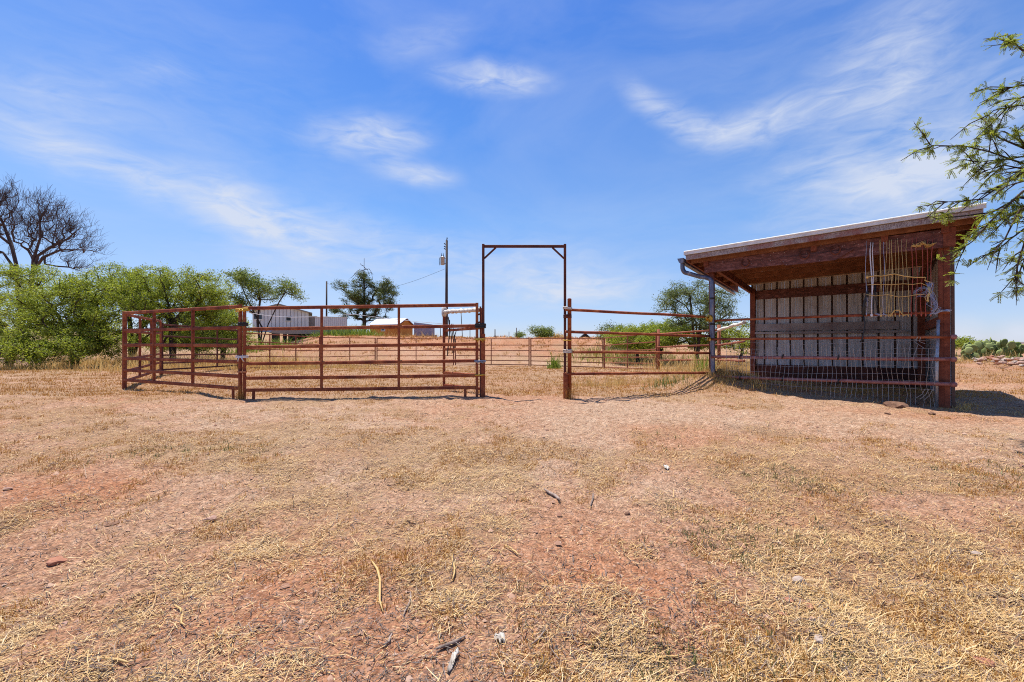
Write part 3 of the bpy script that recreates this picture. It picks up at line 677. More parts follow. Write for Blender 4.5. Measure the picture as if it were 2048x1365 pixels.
# back wall of ribbed sheet metal: flat pans, grooves coloured dark for their shade as well as rust
def ribwall(org, ax, outd, length, z0, z1f, name, matp, matr, pitch=.33):
    mp = MB(); mr = MB(); k_ = int(length/pitch)+1
    for i in range(k_):
        a0 = i*pitch+.045; a1 = min((i+1)*pitch, length)
        if a1 <= a0: continue
        for (c0, c1, off) in ((a0, a0+.10, 0), (a0+.10, a0+.12, .006), (a0+.12, a1-.12, 0), (a1-.12, a1-.10, .006), (a1-.10, a1, 0)):
            p = [org+ax*c0+outd*off, org+ax*c1+outd*off]
            mp.add([p[0]+Vector((0, 0, z0)), p[1]+Vector((0, 0, z0)), p[1]+Vector((0, 0, z1f(c1))), p[0]+Vector((0, 0, z1f(c0)))], [(0, 1, 2, 3)])
    for i in range(k_+1):
        a0 = i*pitch; a1 = a0+.045
        if a1 > length+.05: continue
        q = [org+ax*a0, org+ax*(a0+.010)+outd*.045, org+ax*(a1-.010)+outd*.045, org+ax*a1]
        for u, w_ in zip(q[:-1], q[1:]):
            mr.add([u+Vector((0, 0, z0)), w_+Vector((0, 0, z0)), w_+Vector((0, 0, z1f(a1))), u+Vector((0, 0, z1f(a0)))], [(0, 1, 2, 3)])
    o = mp.build(name, matp, shed); mr.build('groove_strips', matr, shed); return o
wb = DEP+.085
ribwall(S(-.02, wb, 0), dA, dB, LEN+.10, -.1, lambda c: zr(c-.02, wb)-.03, 'back_wall', M['wall'], M['rib'])
ribwall(S(LEN+.07, .08, 0), dB, dA, DEP+.03, -.1, lambda c: zr(LEN+.1, .1+c)-.03, 'side_wall', M['wall'], M['rib'])
m = MB(); sbox(m, .10, LEN-.15, DEP+.03, DEP+.075, 2.40, 2.66, 2.43, 2.69); m.build('wall_girt', M['beam'], shed)
m = MB(); sbox(m, .11, LEN-.5, DEP-.03, DEP+.07, 1.45, 1.66); m.build('wall_girt', M['greyboard'], shed)
m = MB(); sbox(m, .11, LEN-.35, DEP-.09, DEP-.035, 1.36, 1.42); sbox(m, .11, LEN-.35, DEP-.033, DEP+.07, 1.36, 1.40); m.build('ledge', M['greyboard'], shed)
m = MB(); sbox(m, .1, LEN-.15, DEP+.02, DEP+.07, .0, .46); m.build('wall_base_strip', M['rust_dark'], shed)  # dark brown strip across the lowest part of the back wall
m = MB(); sbox(m, LEN-.03, LEN+.05, .3, DEP, 1.42, 1.60); m.build('wall_girt', M['wood_red'], shed)
# gutter along the left eave and its downspout on the front left post
gpr = [(0, 0), (0, -.10), (-.05, -.125), (-.10, -.10), (-.14, -.005), (-.125, -.005), (-.09, -.09), (-.05, -.112), (-.012, -.09), (-.012, 0)]
m = MB(); za, zb_ = zr(aL, b0r)-.10, zr(aL, b1r)-.13
vs = [S(aL-.045+u, b0r-.03, za+w_) for u, w_ in gpr]+[S(aL-.045+u, b1r, zb_+w_) for u, w_ in gpr]; n = len(gpr)
m.add(vs, [(i, (i+1) % n, n+(i+1) % n, n+i) for i in range(n)]); m.add([S(aL-.045+u, b0r-.03, za+w_) for u, w_ in gpr[:5]], [(0, 1, 2, 3, 4)])
m.build('gutter', M['spout'], shed)
ps = [S(aL-.10, b0r+.08, za-.11), S(aL-.10, b0r+.08, za-.22), S(aL-.06, b0r+.09, za-.31), S(aL+.02, b0r+.12, za-.345), S(-.22, -.16, za-.42), S(-.06, -.12, za-.46), S(.02, -.12, za-.53), S(.035, -.12, za-.66), S(.035, -.12, 1.4), S(.05, -.11, .45), S(.06, -.16, .36)]
sm_pts = []
for i in range(len(ps)-1):
    for t in (0, .34, .67):
        p0 = ps[max(i-1, 0)]; p1 = ps[i]; p2 = ps[i+1]; p3 = ps[min(i+2, len(ps)-1)]
        sm_pts.append(.5*((2*p1)+(p2-p0)*t+(2*p0-5*p1+4*p2-p3)*t*t+(3*p1-p0-3*p2+p3)*t**3))
sm_pts.append(ps[-1])
m = MB().tube(sm_pts, .05, 12); m.build('downspout', M['spout'], shed, True)
m = MB()
for zz in (1.52, 2.1): m.tube([S(.035, -.12, zz-.02), S(.035, -.12, zz+.02)], .056, 12)
m.build('downspout_strap', M['black'], shed, True)
MB().tube([S(LEN-.14, -.10, zgf(*S(LEN-.14, -.1, 0).xy)-.02), S(LEN-.135, -.10, .6), S(LEN-.11, -.09, 1.5)], .026, 10).build('conduit', M['steel'], shed, True)

# horseshoes nailed to the beam
for i, px in enumerate((1491, 1610, 1672)):
    a = s_at(px, -.17); zz = zb(a)+(.10, .12, .14)[i] if i != 1 else zb(a)+.12
    bb = -.163 if i == 0 else -.205
    c = S(a, bb, zz); pts = []
    for k_ in range(15):
        t = R(-60+300*k_/14) if i else R(90+340*k_/14-170)
        t = R(125+290*k_/14)
        pts.append(c+dA*math.cos(t)*.075+Vector((0, 0, 1))*math.sin(t)*.085)
    tag(MB().tube(pts, [.012+.004*math.sin(k_/14*math.pi) for k_ in range(15)], 6).build('horseshoe', M['rust_dark'], None, True, loc=c),
        ('rusty horseshoe on the left part of the shelter beam', 'rusty horseshoe in the middle of the splice board under the eave', 'rusty horseshoe at the right end of the splice board')[i], 'horseshoe', 'horseshoes on the shelter beam')

# ------------------------------------------------------------------ pipe fences
def pipe(m, pts, r=.03, n=10):
    m.tube(pts, r, n)
def wavy(p, q, amp=.006, n=8):
    return [p.lerp(q, i/n)+Vector((random.uniform(-amp, amp), random.uniform(-amp, amp), random.uniform(-amp, amp) if 0 < i < n else 0)) for i in range(n+1)]
r = thing('pipe_fence', S(LEN/2, -.14, 0), 'four round red pipe rails crossing the open front of the shelter', 'fence')
for i, (zl, zr_) in enumerate(((1.60, 1.63), (1.18, 1.20), (.785, .815), (.34, .385))):
    o = MB().tube(wavy(S(.02, -.16 if i else -.1, zl), S(LEN+.07 if i else LEN+.03, -.16 if i else -.1, zr_), .004), .026 if i < 2 else .034, 10).build('rail', M['pipe'] if i > 1 else M['rust'], r, True)
    if i: MB().lathe(S(LEN+.075, -.16, zr_)-Vector((0, 0, .045)), [(.01, 0), (.04, .012), (.048, .045), (.04, .078), (.01, .09)], 12).build('end_cap', M['pipe'], r, True)
m = MB()
for a, z0, z1 in ((.62, .34, .80), (1.42, .36, .82), (2.35, .36, .82)):
    m.tube([S(a, -.195, z1+.03), S(a, -.2, z1-.03)], .012, 6)
    for zz in (z0, z1):
        pts = [S(a+.01*math.sin(t_), -.16, zz)+dB*math.cos(t_)*.045+Vector((0, 0, 1))*math.sin(t_)*.045 for t_ in [k_*2*math.pi/10 for k_ in range(10)]]
        m.tube(pts, .012, 5, closed=True)
m.build('strap_tie', M['black'], r, True)

PQ = P(1139, 795, 9.0); PQ.z = zgf(PQ.x, PQ.y)
r = thing('pipe_fence', PQ.lerp(FL, .5), 'four round red pipe rails from the gateway to the shelter corner', 'fence')
r.location.z = 0
for zl, zr_ in ((1.756, 1.69), (1.32, 1.25), (.92, .865), (.484, .42)):
    MB().tube(wavy(Vector((PQ.x-.09, PQ.y-.045, zl)), S(-.03, -.08, zr_), .004), .029, 10).build('rail', M['rust'], r, True)
ztp = CZ+(HY-597)/F*9
o = MB().lathe(PQ, [(.04, -.1), (.04, ztp-PQ.z-.03), (.043, ztp-PQ.z-.028), (.036, ztp-PQ.z-.008), (.015, ztp-PQ.z)], 14).build('pipe_post', M['rust'], None, True, loc=PQ)
tag(o, 'capped red pipe post beside the right gateway upright', 'post')

# pen fence from the ring's right end to the shelter's back left corner
J = P(1317, 743, 19.5); K_ = P(1438, 742, 17.4); BL = S(.04, DEP, 0)
r = thing('pipe_fence', Vector((J.x, J.y, zgf(J.x, J.y))), 'old red pipe fence bending round behind the shelter downspout', 'fence')
for y0, y1, y2 in ((669, 660.5, 645), (695, 690.5, 683), (721.5, 720.5, 722), (740.5, 744, 748)):
    MB().tube([P(1314, y0, 19.5), P(1378, (y0+y1)/2-.6, 18.4), P(1437, y1, 17.4)], .036, 9).build('rail', M['rust_thin'], r, True)
    a, b = P(1437, y1, 17.4), P(1489, y2, 13.9)
    pts = wavy(a, b, .012, 9)
    MB().tube(pts, [.04+.02*random.random() if y0 < 680 else .036 for _ in pts], 9).build('rail', M['wrap'] if y0 < 680 else M['rust_thin'], r, True)
for p, yt in ((J, 659), (K_, 650)):
    z1 = CZ+(HY-yt)/F*p.y
    MB().tube([(p.x, p.y, zgf(p.x, p.y)-.05), (p.x, p.y, z1)], .062, 10).build('post', M['rust_thin'], r, True)

# hog wire hung on the lower rails of the shelter
def hogwire():
    m = MB(); na = 44; zt = (1.17, 1.02, .90, .76, .62, .48, .36, .22)
    def pt(a, z):
        wob = .03*math.sin(a*2.1+z*2)+.012*math.sin(a*6.3+z*1.1)
        return S(a+.016*math.sin(z*5+a*2.3)+.006*math.sin(z*13+a*9), -.20+.03*math.sin(a*2+z*5), z+wob*.6)
    for z in zt:
        top = []
        for i in range(70):
            a = .35+(LEN-.5)*i/69
            sag = .10*math.sin(i/69*math.pi*1.0)*(1 if z > .9 else .3) if z > .8 else -.05*i/69
            top.append(pt(a, z-sag))
        m.tube(top, .0026, 4)
    for i in range(na):
        a = .38+(LEN-.56)*i/(na-1)+random.uniform(-.012, .012)
        p = S(a, -.2, 0); zgr = zgf(p.x, p.y)
        ztop = 1.06+.08*math.cos(i*.35)+random.uniform(-.03, .04)
        pts = [pt(a+(.02*math.sin(i*1.7) if i > 36 else .0)*math.sin(j*.9), zgr-.02+(ztop-zgr)*j/12) for j in range(13)]
        m.tube(pts, .003, 4)
    for i in range(2):                    # loose bent ends near the right post
        a = LEN-.42+i*.04; z = 1.15; p = pt(a, z)
        m.tube([p, p+Vector((.01, -.01, .06)), p+dA*random.uniform(-.05, .08)+Vector((0, 0, -.02)), p+dA*random.uniform(-.05, .1)+Vector((0, 0, -.22*random.random()))], .004, 4)
    for i in range(3):
        p = pt(LEN-.28+.05*i, .28); m.tube([p, p+dA*-.04+Vector((0, 0, -.1)), p+dA*-.12+Vector((0, 0, -.17-.02*i))], .004, 4)
    tag(m.build('wire_mesh', M['wire'], None, False, loc=S(LEN/2, -.2, 0)), 'bent galvanized wire mesh hung on the lower rails of the shelter', 'wire mesh')
hogwire()

# ------------------------------------------------------------------ twine curtain on the shelter front
def spt(px, py, b):
    a = s_at(px, b); p = S(a, b, 0); return Vector((p.x, p.y, CZ-(py-HY)/F*p.y))
cy = lambda x: 1640+x*.1758
cyy = lambda y: 440+y*.1758
def twine(x0, y0, x1, y1, mat, rad, label, group, name='twine', b=-.17, slack=.012):
    p, q = spt(cy(x0), cyy(y0), b), spt(cy(x1), cyy(y1), b-.0)
    pts = [p.lerp(q, i/8)+dA*slack*math.sin(i*.8+x0) * (0 if i in (0, 8) else 1)+dB*random.uniform(-.01, .01) for i in range(9)]
    m = MB().tube(pts, [rad*random.uniform(.85, 1.2) for _ in pts], 5)
    m.tube([q+Vector((0, 0, .02)), q, q-Vector((0, 0, .03))], [rad*1.4, rad*2.6, rad*1.2], 6)
    tag(m.build(name, mat, None, True, loc=p), label, 'twine', group)
twine(582, 250, 588, 1085, M['twine_w'], .009, 'white twine at the left edge of the twine curtain on the shelter', 'white twines of the curtain')
twine(608, 255, 592, 1085, M['twine_w'], .008, 'white twine at the left edge of the twine curtain on the shelter', 'white twines of the curtain')
for x0, x1 in ((684, 690), (694, 702), (762, 752), (792, 778), (816, 822), (822, 800), (860, 856), (886, 908), (935, 946), (990, 1006)):
    twine(x0, 225, x1, 1085, M['twine_y'], .0038, 'yellow baling twine in the middle of the twine curtain', 'yellow twines of the curtain')
for x0, x1 in ((530, 530), (728, 726)):
    twine(x0, 240, x1, 1070, M['twine_b'], .0045, 'thin pale grey twine among the yellow strands of the twine curtain', 'grey twines of the curtain')
for x0, x1 in ((1060, 1040), (1104, 1095), (1168, 1155), (1236, 1205), (1284, 1262)):
    twine(x0, 200, x1, 1080, M['twine_r'], .0045, 'red twine on the right of the twine curtain', 'red twines of the curtain')
for i, (ys, lab, rad) in enumerate(((((540, 650), (630, 635), (700, 640), (850, 615), (960, 640), (1080, 655), (1205, 655), (1195, 690), (1275, 715), (1280, 745)), 'thick yellow rope strung highest across the twine curtain', .010),
                                    (((535, 740), (650, 735), (800, 738), (960, 728), (1060, 735), (1150, 720), (1220, 748)), 'thin yellow rope strung across the middle of the twine curtain', .006),
                                    (((530, 850), (630, 866), (770, 850), (900, 878), (1000, 870), (1100, 852), (1210, 845)), 'thin yellow rope strung lowest across the twine curtain', .006))):
    pts = [spt(cy(x), cyy(y), -.19) for x, y in ys]
    m = MB().tube(pts, rad, 6)
    if i == 0: m.tube([pts[0]+Vector((0, 0, .03)), pts[0], pts[0]-Vector((0, 0, .03))], [.01, .028, .01], 7)
    tag(m.build('rope', M['twine_o'], None, True, loc=pts[0]), lab, 'rope', 'yellow ropes across the curtain')
def tangle(name, ctrl, n, spread, rad, mat, label, cat, b=-.2):
    m = MB()
    for i in range(n):
        pts = []
        off = Vector((random.gauss(0, spread), random.gauss(0, spread), random.gauss(0, spread*.6)))
        for j, (x, y) in enumerate(ctrl):
            pts.append(spt(cy(x), cyy(y), b)+off*(.4+.8*math.sin(j*1.7+i))+Vector((random.gauss(0, spread*.5), random.gauss(0, spread*.4), random.gauss(0, spread*.5))))
        m.tube(pts, rad, 4)
    tag(m.build(name, mat, None, True, loc=spt(cy(ctrl[0][0]), cyy(ctrl[0][1]), b)), label, cat)
tangle('twine_tangle', ((1245, 720), (1255, 800), (1290, 870), (1300, 960), (1320, 1010), (1290, 1060)), 16, .03, .004, M['twine_b'], 'blue grey tangle of twine beside the thick shelter post', 'twine')
tangle('twine_tangle', ((1080, 840), (1110, 790), (1180, 770), (1220, 800), (1200, 850), (1120, 860)), 9, .03, .003, M['twine_b'], 'faint blue grey loop of twine hanging behind the red twines', 'twine', -.1)
tangle('twine_tassel', ((1235, 760), (1240, 830), (1225, 880), (1230, 925)), 9, .014, .006, M['twine_y'], 'yellow tassel of twine hanging right of the curtain', 'twine', -.22)
tangle('twine_knot', ((1280, 1050), (1320, 1065), (1370, 1040), (1440, 1030), (1500, 1030)), 6, .012, .006, M['twine_b'], 'blue grey twine tied round the thick shelter post', 'twine', -.2)
tangle('twine_fringe', ((640, 1075), (690, 1085), (740, 1080), (780, 1090)), 7, .02, .004, M['twine_b'], 'grey twine ends bunched on the top rail below the curtain', 'twine', -.17)
tangle('twine_fringe', ((750, 1085), (810, 1080), (850, 1030), (905, 1035), (950, 1085), (1005, 1075)), 4, .012, .006, M['twine_o'], 'yellow twine ends knotted along the top rail below the curtain', 'twine', -.18)
tangle('orange_mesh_scrap', ((1055, 290), (1120, 300), (1180, 260), (1240, 300), (1300, 270)), 12, .03, .005, M['twine_o'], 'orange scrap of netting snagged on the right end of the beam', 'netting', -.19)
p = spt(cy(535), cyy(750), -.16); q = spt(cy(495), cyy(1090), -.16)
m = MB().tube([p, p.lerp(q, .3)+dA*.02, p.lerp(q, .6)-dA*.01, q], [.018, .026, .02, .03], 7)
for t_ in (.2, .35, .5, .7): c = p.lerp(q, t_); m.tube([c, c+dA*.05+Vector((0, 0, -.02))], [.012, .008], 5)
e = spt(cy(480), cyy(1360), -.2); m.tube([q, q.lerp(e, .3)+dA*.03, q.lerp(e, .7)+dA*.02, e, e-dA*.03-Vector((0, 0, .05))], .011, 6)
tag(m.build('halter', M['black'], None, True, loc=p), 'black halter and lead hanging on the shelter top rail left of the twine', 'halter')
p = spt(cy(628), cyy(740), -.12); q = spt(cy(628), cyy(1090), -.12)
tag(MB().tube([p, p.lerp(q, .5)-dA*.02, q-dA*.03, q+dA*.04, p.lerp(q, .5)+dA*.015, p+dA*.01], .008, 6).build('halter', M['black'], None, True, loc=p), 'thin black looped strap hanging behind the white twines', 'strap')
def rag(px, py, Y, r_, label, mat):
    m = MB(); c = P(px, py, Y)
    for i in range(26):
        d = Vector((random.gauss(0, 1), random.gauss(0, .6), random.gauss(0, 1))).normalized(); p_ = c+d*r_*random.uniform(.1, .7)
        a = d.orthogonal().normalized()*r_*.4; b = d.cross(a).normalized()*r_*.35
        m.add([p_-a-b, p_+a-b*.6, p_+a*.7+b+d*r_*.3, p_-a*.8+b], [(0, 1, 2, 3)])
    tag(m.build('rag', mat, None, True, loc=c), label, 'rag', 'yellow rags on the downspout post')
rag(1418, 637, YL-.2, .11, 'bunched yellow rag tied where the top rail meets the downspout', M['yellow'])
rag(1418, 679, YL-.2, .06, 'small yellow rag tied to the second rail beside the downspout', M['yellow'])

# ------------------------------------------------------------------ trees
def leaf_mesh(name, cen, d, L, W, seed=0):
    n = len(cen); d = d/np.linalg.norm(d, axis=1)[:, None]
    rv = rng.normal(size=(n, 3)); s = np.cross(d, rv); s /= (np.linalg.norm(s, axis=1)[:, None]+1e-9)
    a = d*L[:, None]/2; b = s*W[:, None]/2
    v = np.stack([cen-a, cen+b-a*.1, cen+a, cen-b-a*.1], 1).reshape(-1, 3)
    return npmesh(name, v, np.arange(n*4).reshape(-1, 4))
def ell(n, blobs, gap=.0, fill=.45, seed=1):
    """random spots inside a union of ellipsoids, crowded to the outside"""
    w = np.array([b[6] if len(b) > 6 else b[3]*b[4]*b[5] for b in blobs], float); w /= w.sum()
    out = []
    while len(out) < n:
        b = blobs[rng.choice(len(blobs), p=w)]
        d = rng.normal(size=3); d /= np.linalg.norm(d); r_ = rng.random()**fill
        p = np.array(b[:3])+d*r_*np.array(b[3:6])
        if gap and vnoise(np.array([p[0]*.9+p[2]*.5]), np.array([p[2]*.9+p[1]*.6]), seed)[0] < gap: continue
        out.append(p)
    return np.array(out)
def grow(base, stems, att, step=.35, jit=.06, sag=.0, alpha=.3):
    nodes = [Vector(base)]; par = [-1]; dist = [0.]; chains = []
    for st in stems:
        last = 0; idx = [0]
        for p in st:
            nodes.append(Vector(p)); par.append(last); dist.append(dist[last]+(Vector(p)-nodes[last]).length); last = len(nodes)-1; idx.append(last)
        chains.append(idx)
    arr = np.array([tuple(p) for p in nodes]); dd = np.array(dist)
    b = np.array(tuple(base)); att = att[np.argsort(np.linalg.norm(att-b, axis=1))]
    ends = []; endpar = []
    for a in att:
        D = np.linalg.norm(arr-a, axis=1)+alpha*dd*.35+np.where(arr[:, 2] > a[2]+.6, .8, 0); D[0] += 3
        i = int(np.argmin(D)); p0 = arr[i]; L_ = np.linalg.norm(a-p0)
        if L_ < .05: continue
        k_ = max(2, int(L_/step)); idx = [i]; new = []; nd_ = []
        last = i
        for j in range(1, k_+1):
            t = j/k_; q = p0+(a-p0)*t
            q = q+np.array([0, 0, sag*math.sin(t*math.pi)*L_])+(rng.normal(size=3)*jit if j < k_ else 0)
            par.append(last); last = len(par)-1; idx.append(last); new.append(q); nd_.append(dd[i]+L_*t)
        arr = np.concatenate([arr, np.array(new)]); dd = np.concatenate([dd, np.array(nd_)])
        chains.append(idx); ends.append(last)
    w = np.zeros(len(par)); 
    for e in ends: w[e] += 1
    for i in range(len(par)-1, 0, -1): w[par[i]] += w[i]
    return arr, par, w, chains, ends
def make_tree(name, label, base, stems, att, leafmat, barkmat, rtip=.012, rexp=.42, rmax=.3, nleaf=45, lspread=(.25, .25, .17), lsize=(.07, .13), lw=.35, droop=0, group=None, step=.35, jit=.06, sag=.05, cat='tree', along=.4, sides=5):
    base = Vector(base); root = thing(name, base, label, cat, group)
    arr, par, w, chains, ends = grow(base, stems, att, step, jit, sag)
    m = MB()
    for ch in chains:
        if len(ch) < 2: continue
        pts = [arr[i] for i in ch]; rad = [min(rmax, rtip*max(w[i], 1)**rexp) for i in ch]
        rad[0] = min(rad[0], rad[1]*1.15)
        m.tube(pts, rad, sides, cap=False)
    if len(stems):
        p0 = Vector(arr[0]); rr = min(rmax, rtip*max(w[0], 1)**rexp)
    m.build('trunk', barkmat, root, True)
    if leafmat:
        E = np.array(ends); P0 = arr[E]; PP = arr[np.array([par[e] for e in ends])]
        N = len(E)*nleaf; k_ = rng.integers(0, len(E), N)
        t = rng.random(N)**1.5*along
        cen = P0[k_]*(1-t)[:, None]+PP[k_]*t[:, None]+rng.normal(size=(N, 3))*np.array(lspread)
        d = rng.normal(size=(N, 3))+(P0-PP)[k_]*1.2; d[:, 2] = d[:, 2]*.7-droop
        L = lsize[0]+(lsize[1]-lsize[0])*rng.random(N)
        me = leaf_mesh('crown', cen-np.array(base), d, L, L*lw)
        link_mesh('crown', me, leafmat, root)
    return root
def px_blob(px, py, Y, rx, ry, rd=None):
    p = P(px, py, Y); return (p.x, p.y, p.z, rx/F*Y, (rd if rd else rx/F*Y), ry/F*Y)
def stem(*pts): return [P(*q) for q in pts]
# left mesquites
def mesq(px0, Y, stems, blobs, natt, label, mat='leaf_mesq', nleaf=92, gap=.38, ls=(.06, .125), group='mesquites along the left', **kw):
    b = onground(px0, Y, -.05)
    att = ell(natt, [px_blob(*q) for q in blobs], gap, .5, int(px0) % 97+3)
    gz = zg(att[:, 0], att[:, 1]); att[:, 2] = np.maximum(att[:, 2], gz+.12)
    kw.setdefault('lspread', (.15, .15, .10)); kw.setdefault('along', .95)
    return make_tree('mesquite_tree', label, b, [stem(*s) for s in stems], att, M[mat], M['bark'], nleaf=nleaf, lsize=ls, group=group, **kw)
mesq(20, 24.5, [((10, 690, 24.5), (0, 640, 24.5), (-20, 600, 24.5)), ((40, 660, 24.5), (60, 600, 24.6))],
     [(30, 560, 24.5, 70, 38), (-40, 600, 24.5, 90, 60), (80, 560, 24.5, 60, 40), (10, 640, 23.5, 90, 60), (-10, 690, 22.5, 80, 36)], 380, 'mesquite at the far left edge below the dead tree')
mesq(150, 22, [((140, 680, 22), (115, 630, 22), (80, 595, 22)), ((165, 670, 22), (190, 620, 22), (210, 575, 22)), ((150, 700, 21.5), (110, 690, 21))],
     [(150, 590, 22, 80, 48), (70, 640, 21.3, 90, 62), (190, 600, 22, 75, 62), (90, 690, 20.8, 110, 40), (170, 700, 20.8, 70, 26), (60, 705, 20.2, 90, 24), (215, 685, 21, 40, 30), (215, 650, 21.5, 55, 55)], 760, 'broad low mesquite with branches sweeping the ground left of the panels')
mesq(262, 25, [((262, 670, 25), (255, 600, 25), (245, 555, 25)), ((280, 660, 25), (300, 600, 25))],
     [(240, 575, 25, 55, 50), (290, 575, 25, 60, 46), (230, 630, 25, 70, 55), (300, 640, 25, 50, 50)], 400, 'upright bright green mesquite behind the leftmost corner post')
mesq(345, 23.5, [((341, 690, 23.5), (344, 640, 23.5), (335, 600, 23.5), (322, 565, 23.5)), ((352, 640, 23.4), (378, 605, 23.4), (395, 575, 23.5)), ((346, 655, 23.2), (380, 650, 23), (410, 640, 22.8)), ((340, 630, 23.5), (360, 580, 23.8))],
     [(330, 575, 23.5, 62, 42), (395, 585, 23.5, 62, 50), (300, 615, 23, 40, 30), (420, 625, 23.3, 55, 45), (370, 640, 24.5, 80, 35), (300, 672, 23.8, 40, 26), (415, 680, 23.5, 55, 26)], 520, 'mesquite with a dark forked trunk showing through the left panel')
mesq(445, 27, [((445, 660, 27), (440, 610, 27)), ((455, 655, 27), (462, 620, 27))],
     [(435, 620, 27, 55, 62), (470, 650, 26.5, 40, 45), (450, 690, 26, 60, 25)], 260, 'low rounded mesquite just left of the paired corner posts')
mesq(520, 37, [((524, 655, 37), (510, 630, 37), (488, 585, 37), (478, 555, 37)), ((536, 650, 37), (556, 608, 37), (570, 585, 37)), ((515, 640, 37), (520, 600, 37), (515, 565, 37))],
     [(485, 560, 37, 32, 24), (520, 582, 37, 34, 26), (570, 575, 37, 34, 18), (590, 592, 37, 16, 14), (480, 600, 37, 28, 24), (470, 585, 37, 20, 20)], 170, 'open airy mesquite standing in front of the white house', 'leaf_tree', 80, .25, (.1, .19), 'mesquites along the left', step=.5, lspread=(.25, .25, .16))
mesq(395, 29, [((395, 690, 29), (400, 672, 29)), ((380, 690, 29), (340, 675, 29))], [(400, 672, 29, 75, 30), (330, 682, 29, 60, 24), (450, 684, 28.5, 50, 20)], 400, 'low green scrub mesquite spreading behind the back left pen panel', nleaf=115, gap=.12)
# right mesquites behind the pen
mesq(1275, 29, [((1275, 680, 29), (1268, 668, 29))], [(1275, 668, 29, 62, 20), (1230, 678, 28.5, 36, 12), (1320, 676, 28, 50, 18)], 210, 'low bright green bush spreading behind the right hand pen panels', 'leaf_mesq', 80, .2, (.07, .14), 'mesquites behind the pen on the right')
gr = 'mesquites behind the pen on the right'
mesq(1394, 27, [((1396, 680, 27), (1392, 645, 27), (1372, 612, 27), (1345, 595, 27)), ((1400, 650, 27), (1415, 610, 27), (1430, 580, 27)), ((1385, 640, 27), (1380, 590, 27), (1370, 570, 27)), ((1402, 655, 27), (1440, 640, 27), (1465, 622, 27))],
     [(1380, 590, 27, 55, 28), (1345, 610, 27, 38, 30), (1440, 600, 27, 52, 32), (1400, 640, 27, 75, 28), (1470, 640, 26.5, 30, 30)], 250, 'open mesquite with crooked limbs behind the shelter downspout', 'leaf_dim', 95, .25, (.06, .13), gr, lspread=(.17, .17, .12))
mesq(1320, 30, [((1320, 680, 30), (1310, 655, 30)), ((1330, 670, 30), (1350, 650, 30))],
     [(1255, 672, 30, 40, 14), (1300, 664, 30, 45, 20), (1345, 665, 29, 60, 24), (1395, 680, 28, 50, 20), (1440, 675, 27, 40, 25), (1290, 690, 29, 60, 14)], 330, 'dense low green mesquite beneath the crooked open one', 'leaf_mesq', 100, .15, (.08, .15), gr)
mesq(1225, 34, [((1225, 672, 34), (1222, 660, 34))], [(1222, 660, 34, 28, 12), (1245, 668, 34, 30, 12), (1205, 672, 34, 20, 8)], 120, 'sparse grey green bush at the left end of the right hand trees', 'leaf_dim', 26, .2, (.08, .16), gr, lspread=(.24, .24, .16))
mesq(1480, 24, [((1485, 700, 24), (1478, 670, 24))], [(1475, 672, 24, 34, 26), (1500, 690, 23, 30, 22)], 90, 'yellow green bush low behind the shelter back post', 'leaf_mesq', 40, .2, (.07, .13), gr)
mesq(1930, 30, [((1930, 685, 30), (1925, 680, 30))], [(1920, 684, 30, 28, 10), (1945, 690, 29, 22, 8)], 80, 'bright green bush between the thick shelter post and the cactus', 'leaf_mesq', 40, .1, (.08, .15), gr)
# pine
def pine():
    Y = 60; b = onground(728, Y, -.1)
    blobs = [(728, 562, 16, 14), (686, 574, 16, 13), (704, 566, 14, 10), (698, 600, 26, 13), (775, 577, 15, 13), (782, 606, 16, 11), (670, 622, 14, 8), (748, 578, 22, 13), (772, 566, 12, 9), (716, 592, 26, 14), (760, 600, 32, 14), (785, 588, 9, 8), (694, 594, 9, 10), (735, 617, 52, 13), (745, 634, 36, 12), (705, 628, 18, 12), (726, 550, 8, 8), (780, 610, 12, 10), (722, 605, 30, 14)]
    att = ell(420, [(lambda p: (p.x, p.y+random.uniform(-1, 1), p.z, rx/F*Y, 1.6, ry/F*Y))(P(x, y, Y)) for x, y, rx, ry in blobs], .3, .5, 8)
    st = [[P(728, yy, Y) for yy in (660, 640, 620, 600, 580, 560, 545, 530, 517)]]
    r = make_tree('pine_tree', 'dark green pine with a bare dead spike top beside the white house', b, st, att, M['needle'], M['bark'], rtip=.03, rexp=.36, rmax=.3, nleaf=62, lspread=(.28, .28, .16), lsize=(.14, .28), lw=.28, step=.8, jit=.08, sag=-.03, along=.5)
    m = MB()
    for x0, y0, x1, y1, x2, y2 in ((728, 542, 718, 540, 708, 548), (728, 540, 738, 538, 746, 550), (728, 550, 712, 546, 702, 556), (728, 552, 742, 545, 745, 556), (728, 533, 722, 530, 720, 527), (728, 535, 735, 540, 737, 546)):
        m.tube([P(x0, y0, Y), P(x1, y1, Y), P(x2, y2, Y)], [.05, .035, .02], 5)
    m.build('dead_branch', M['bark_dead'], r)
pine()
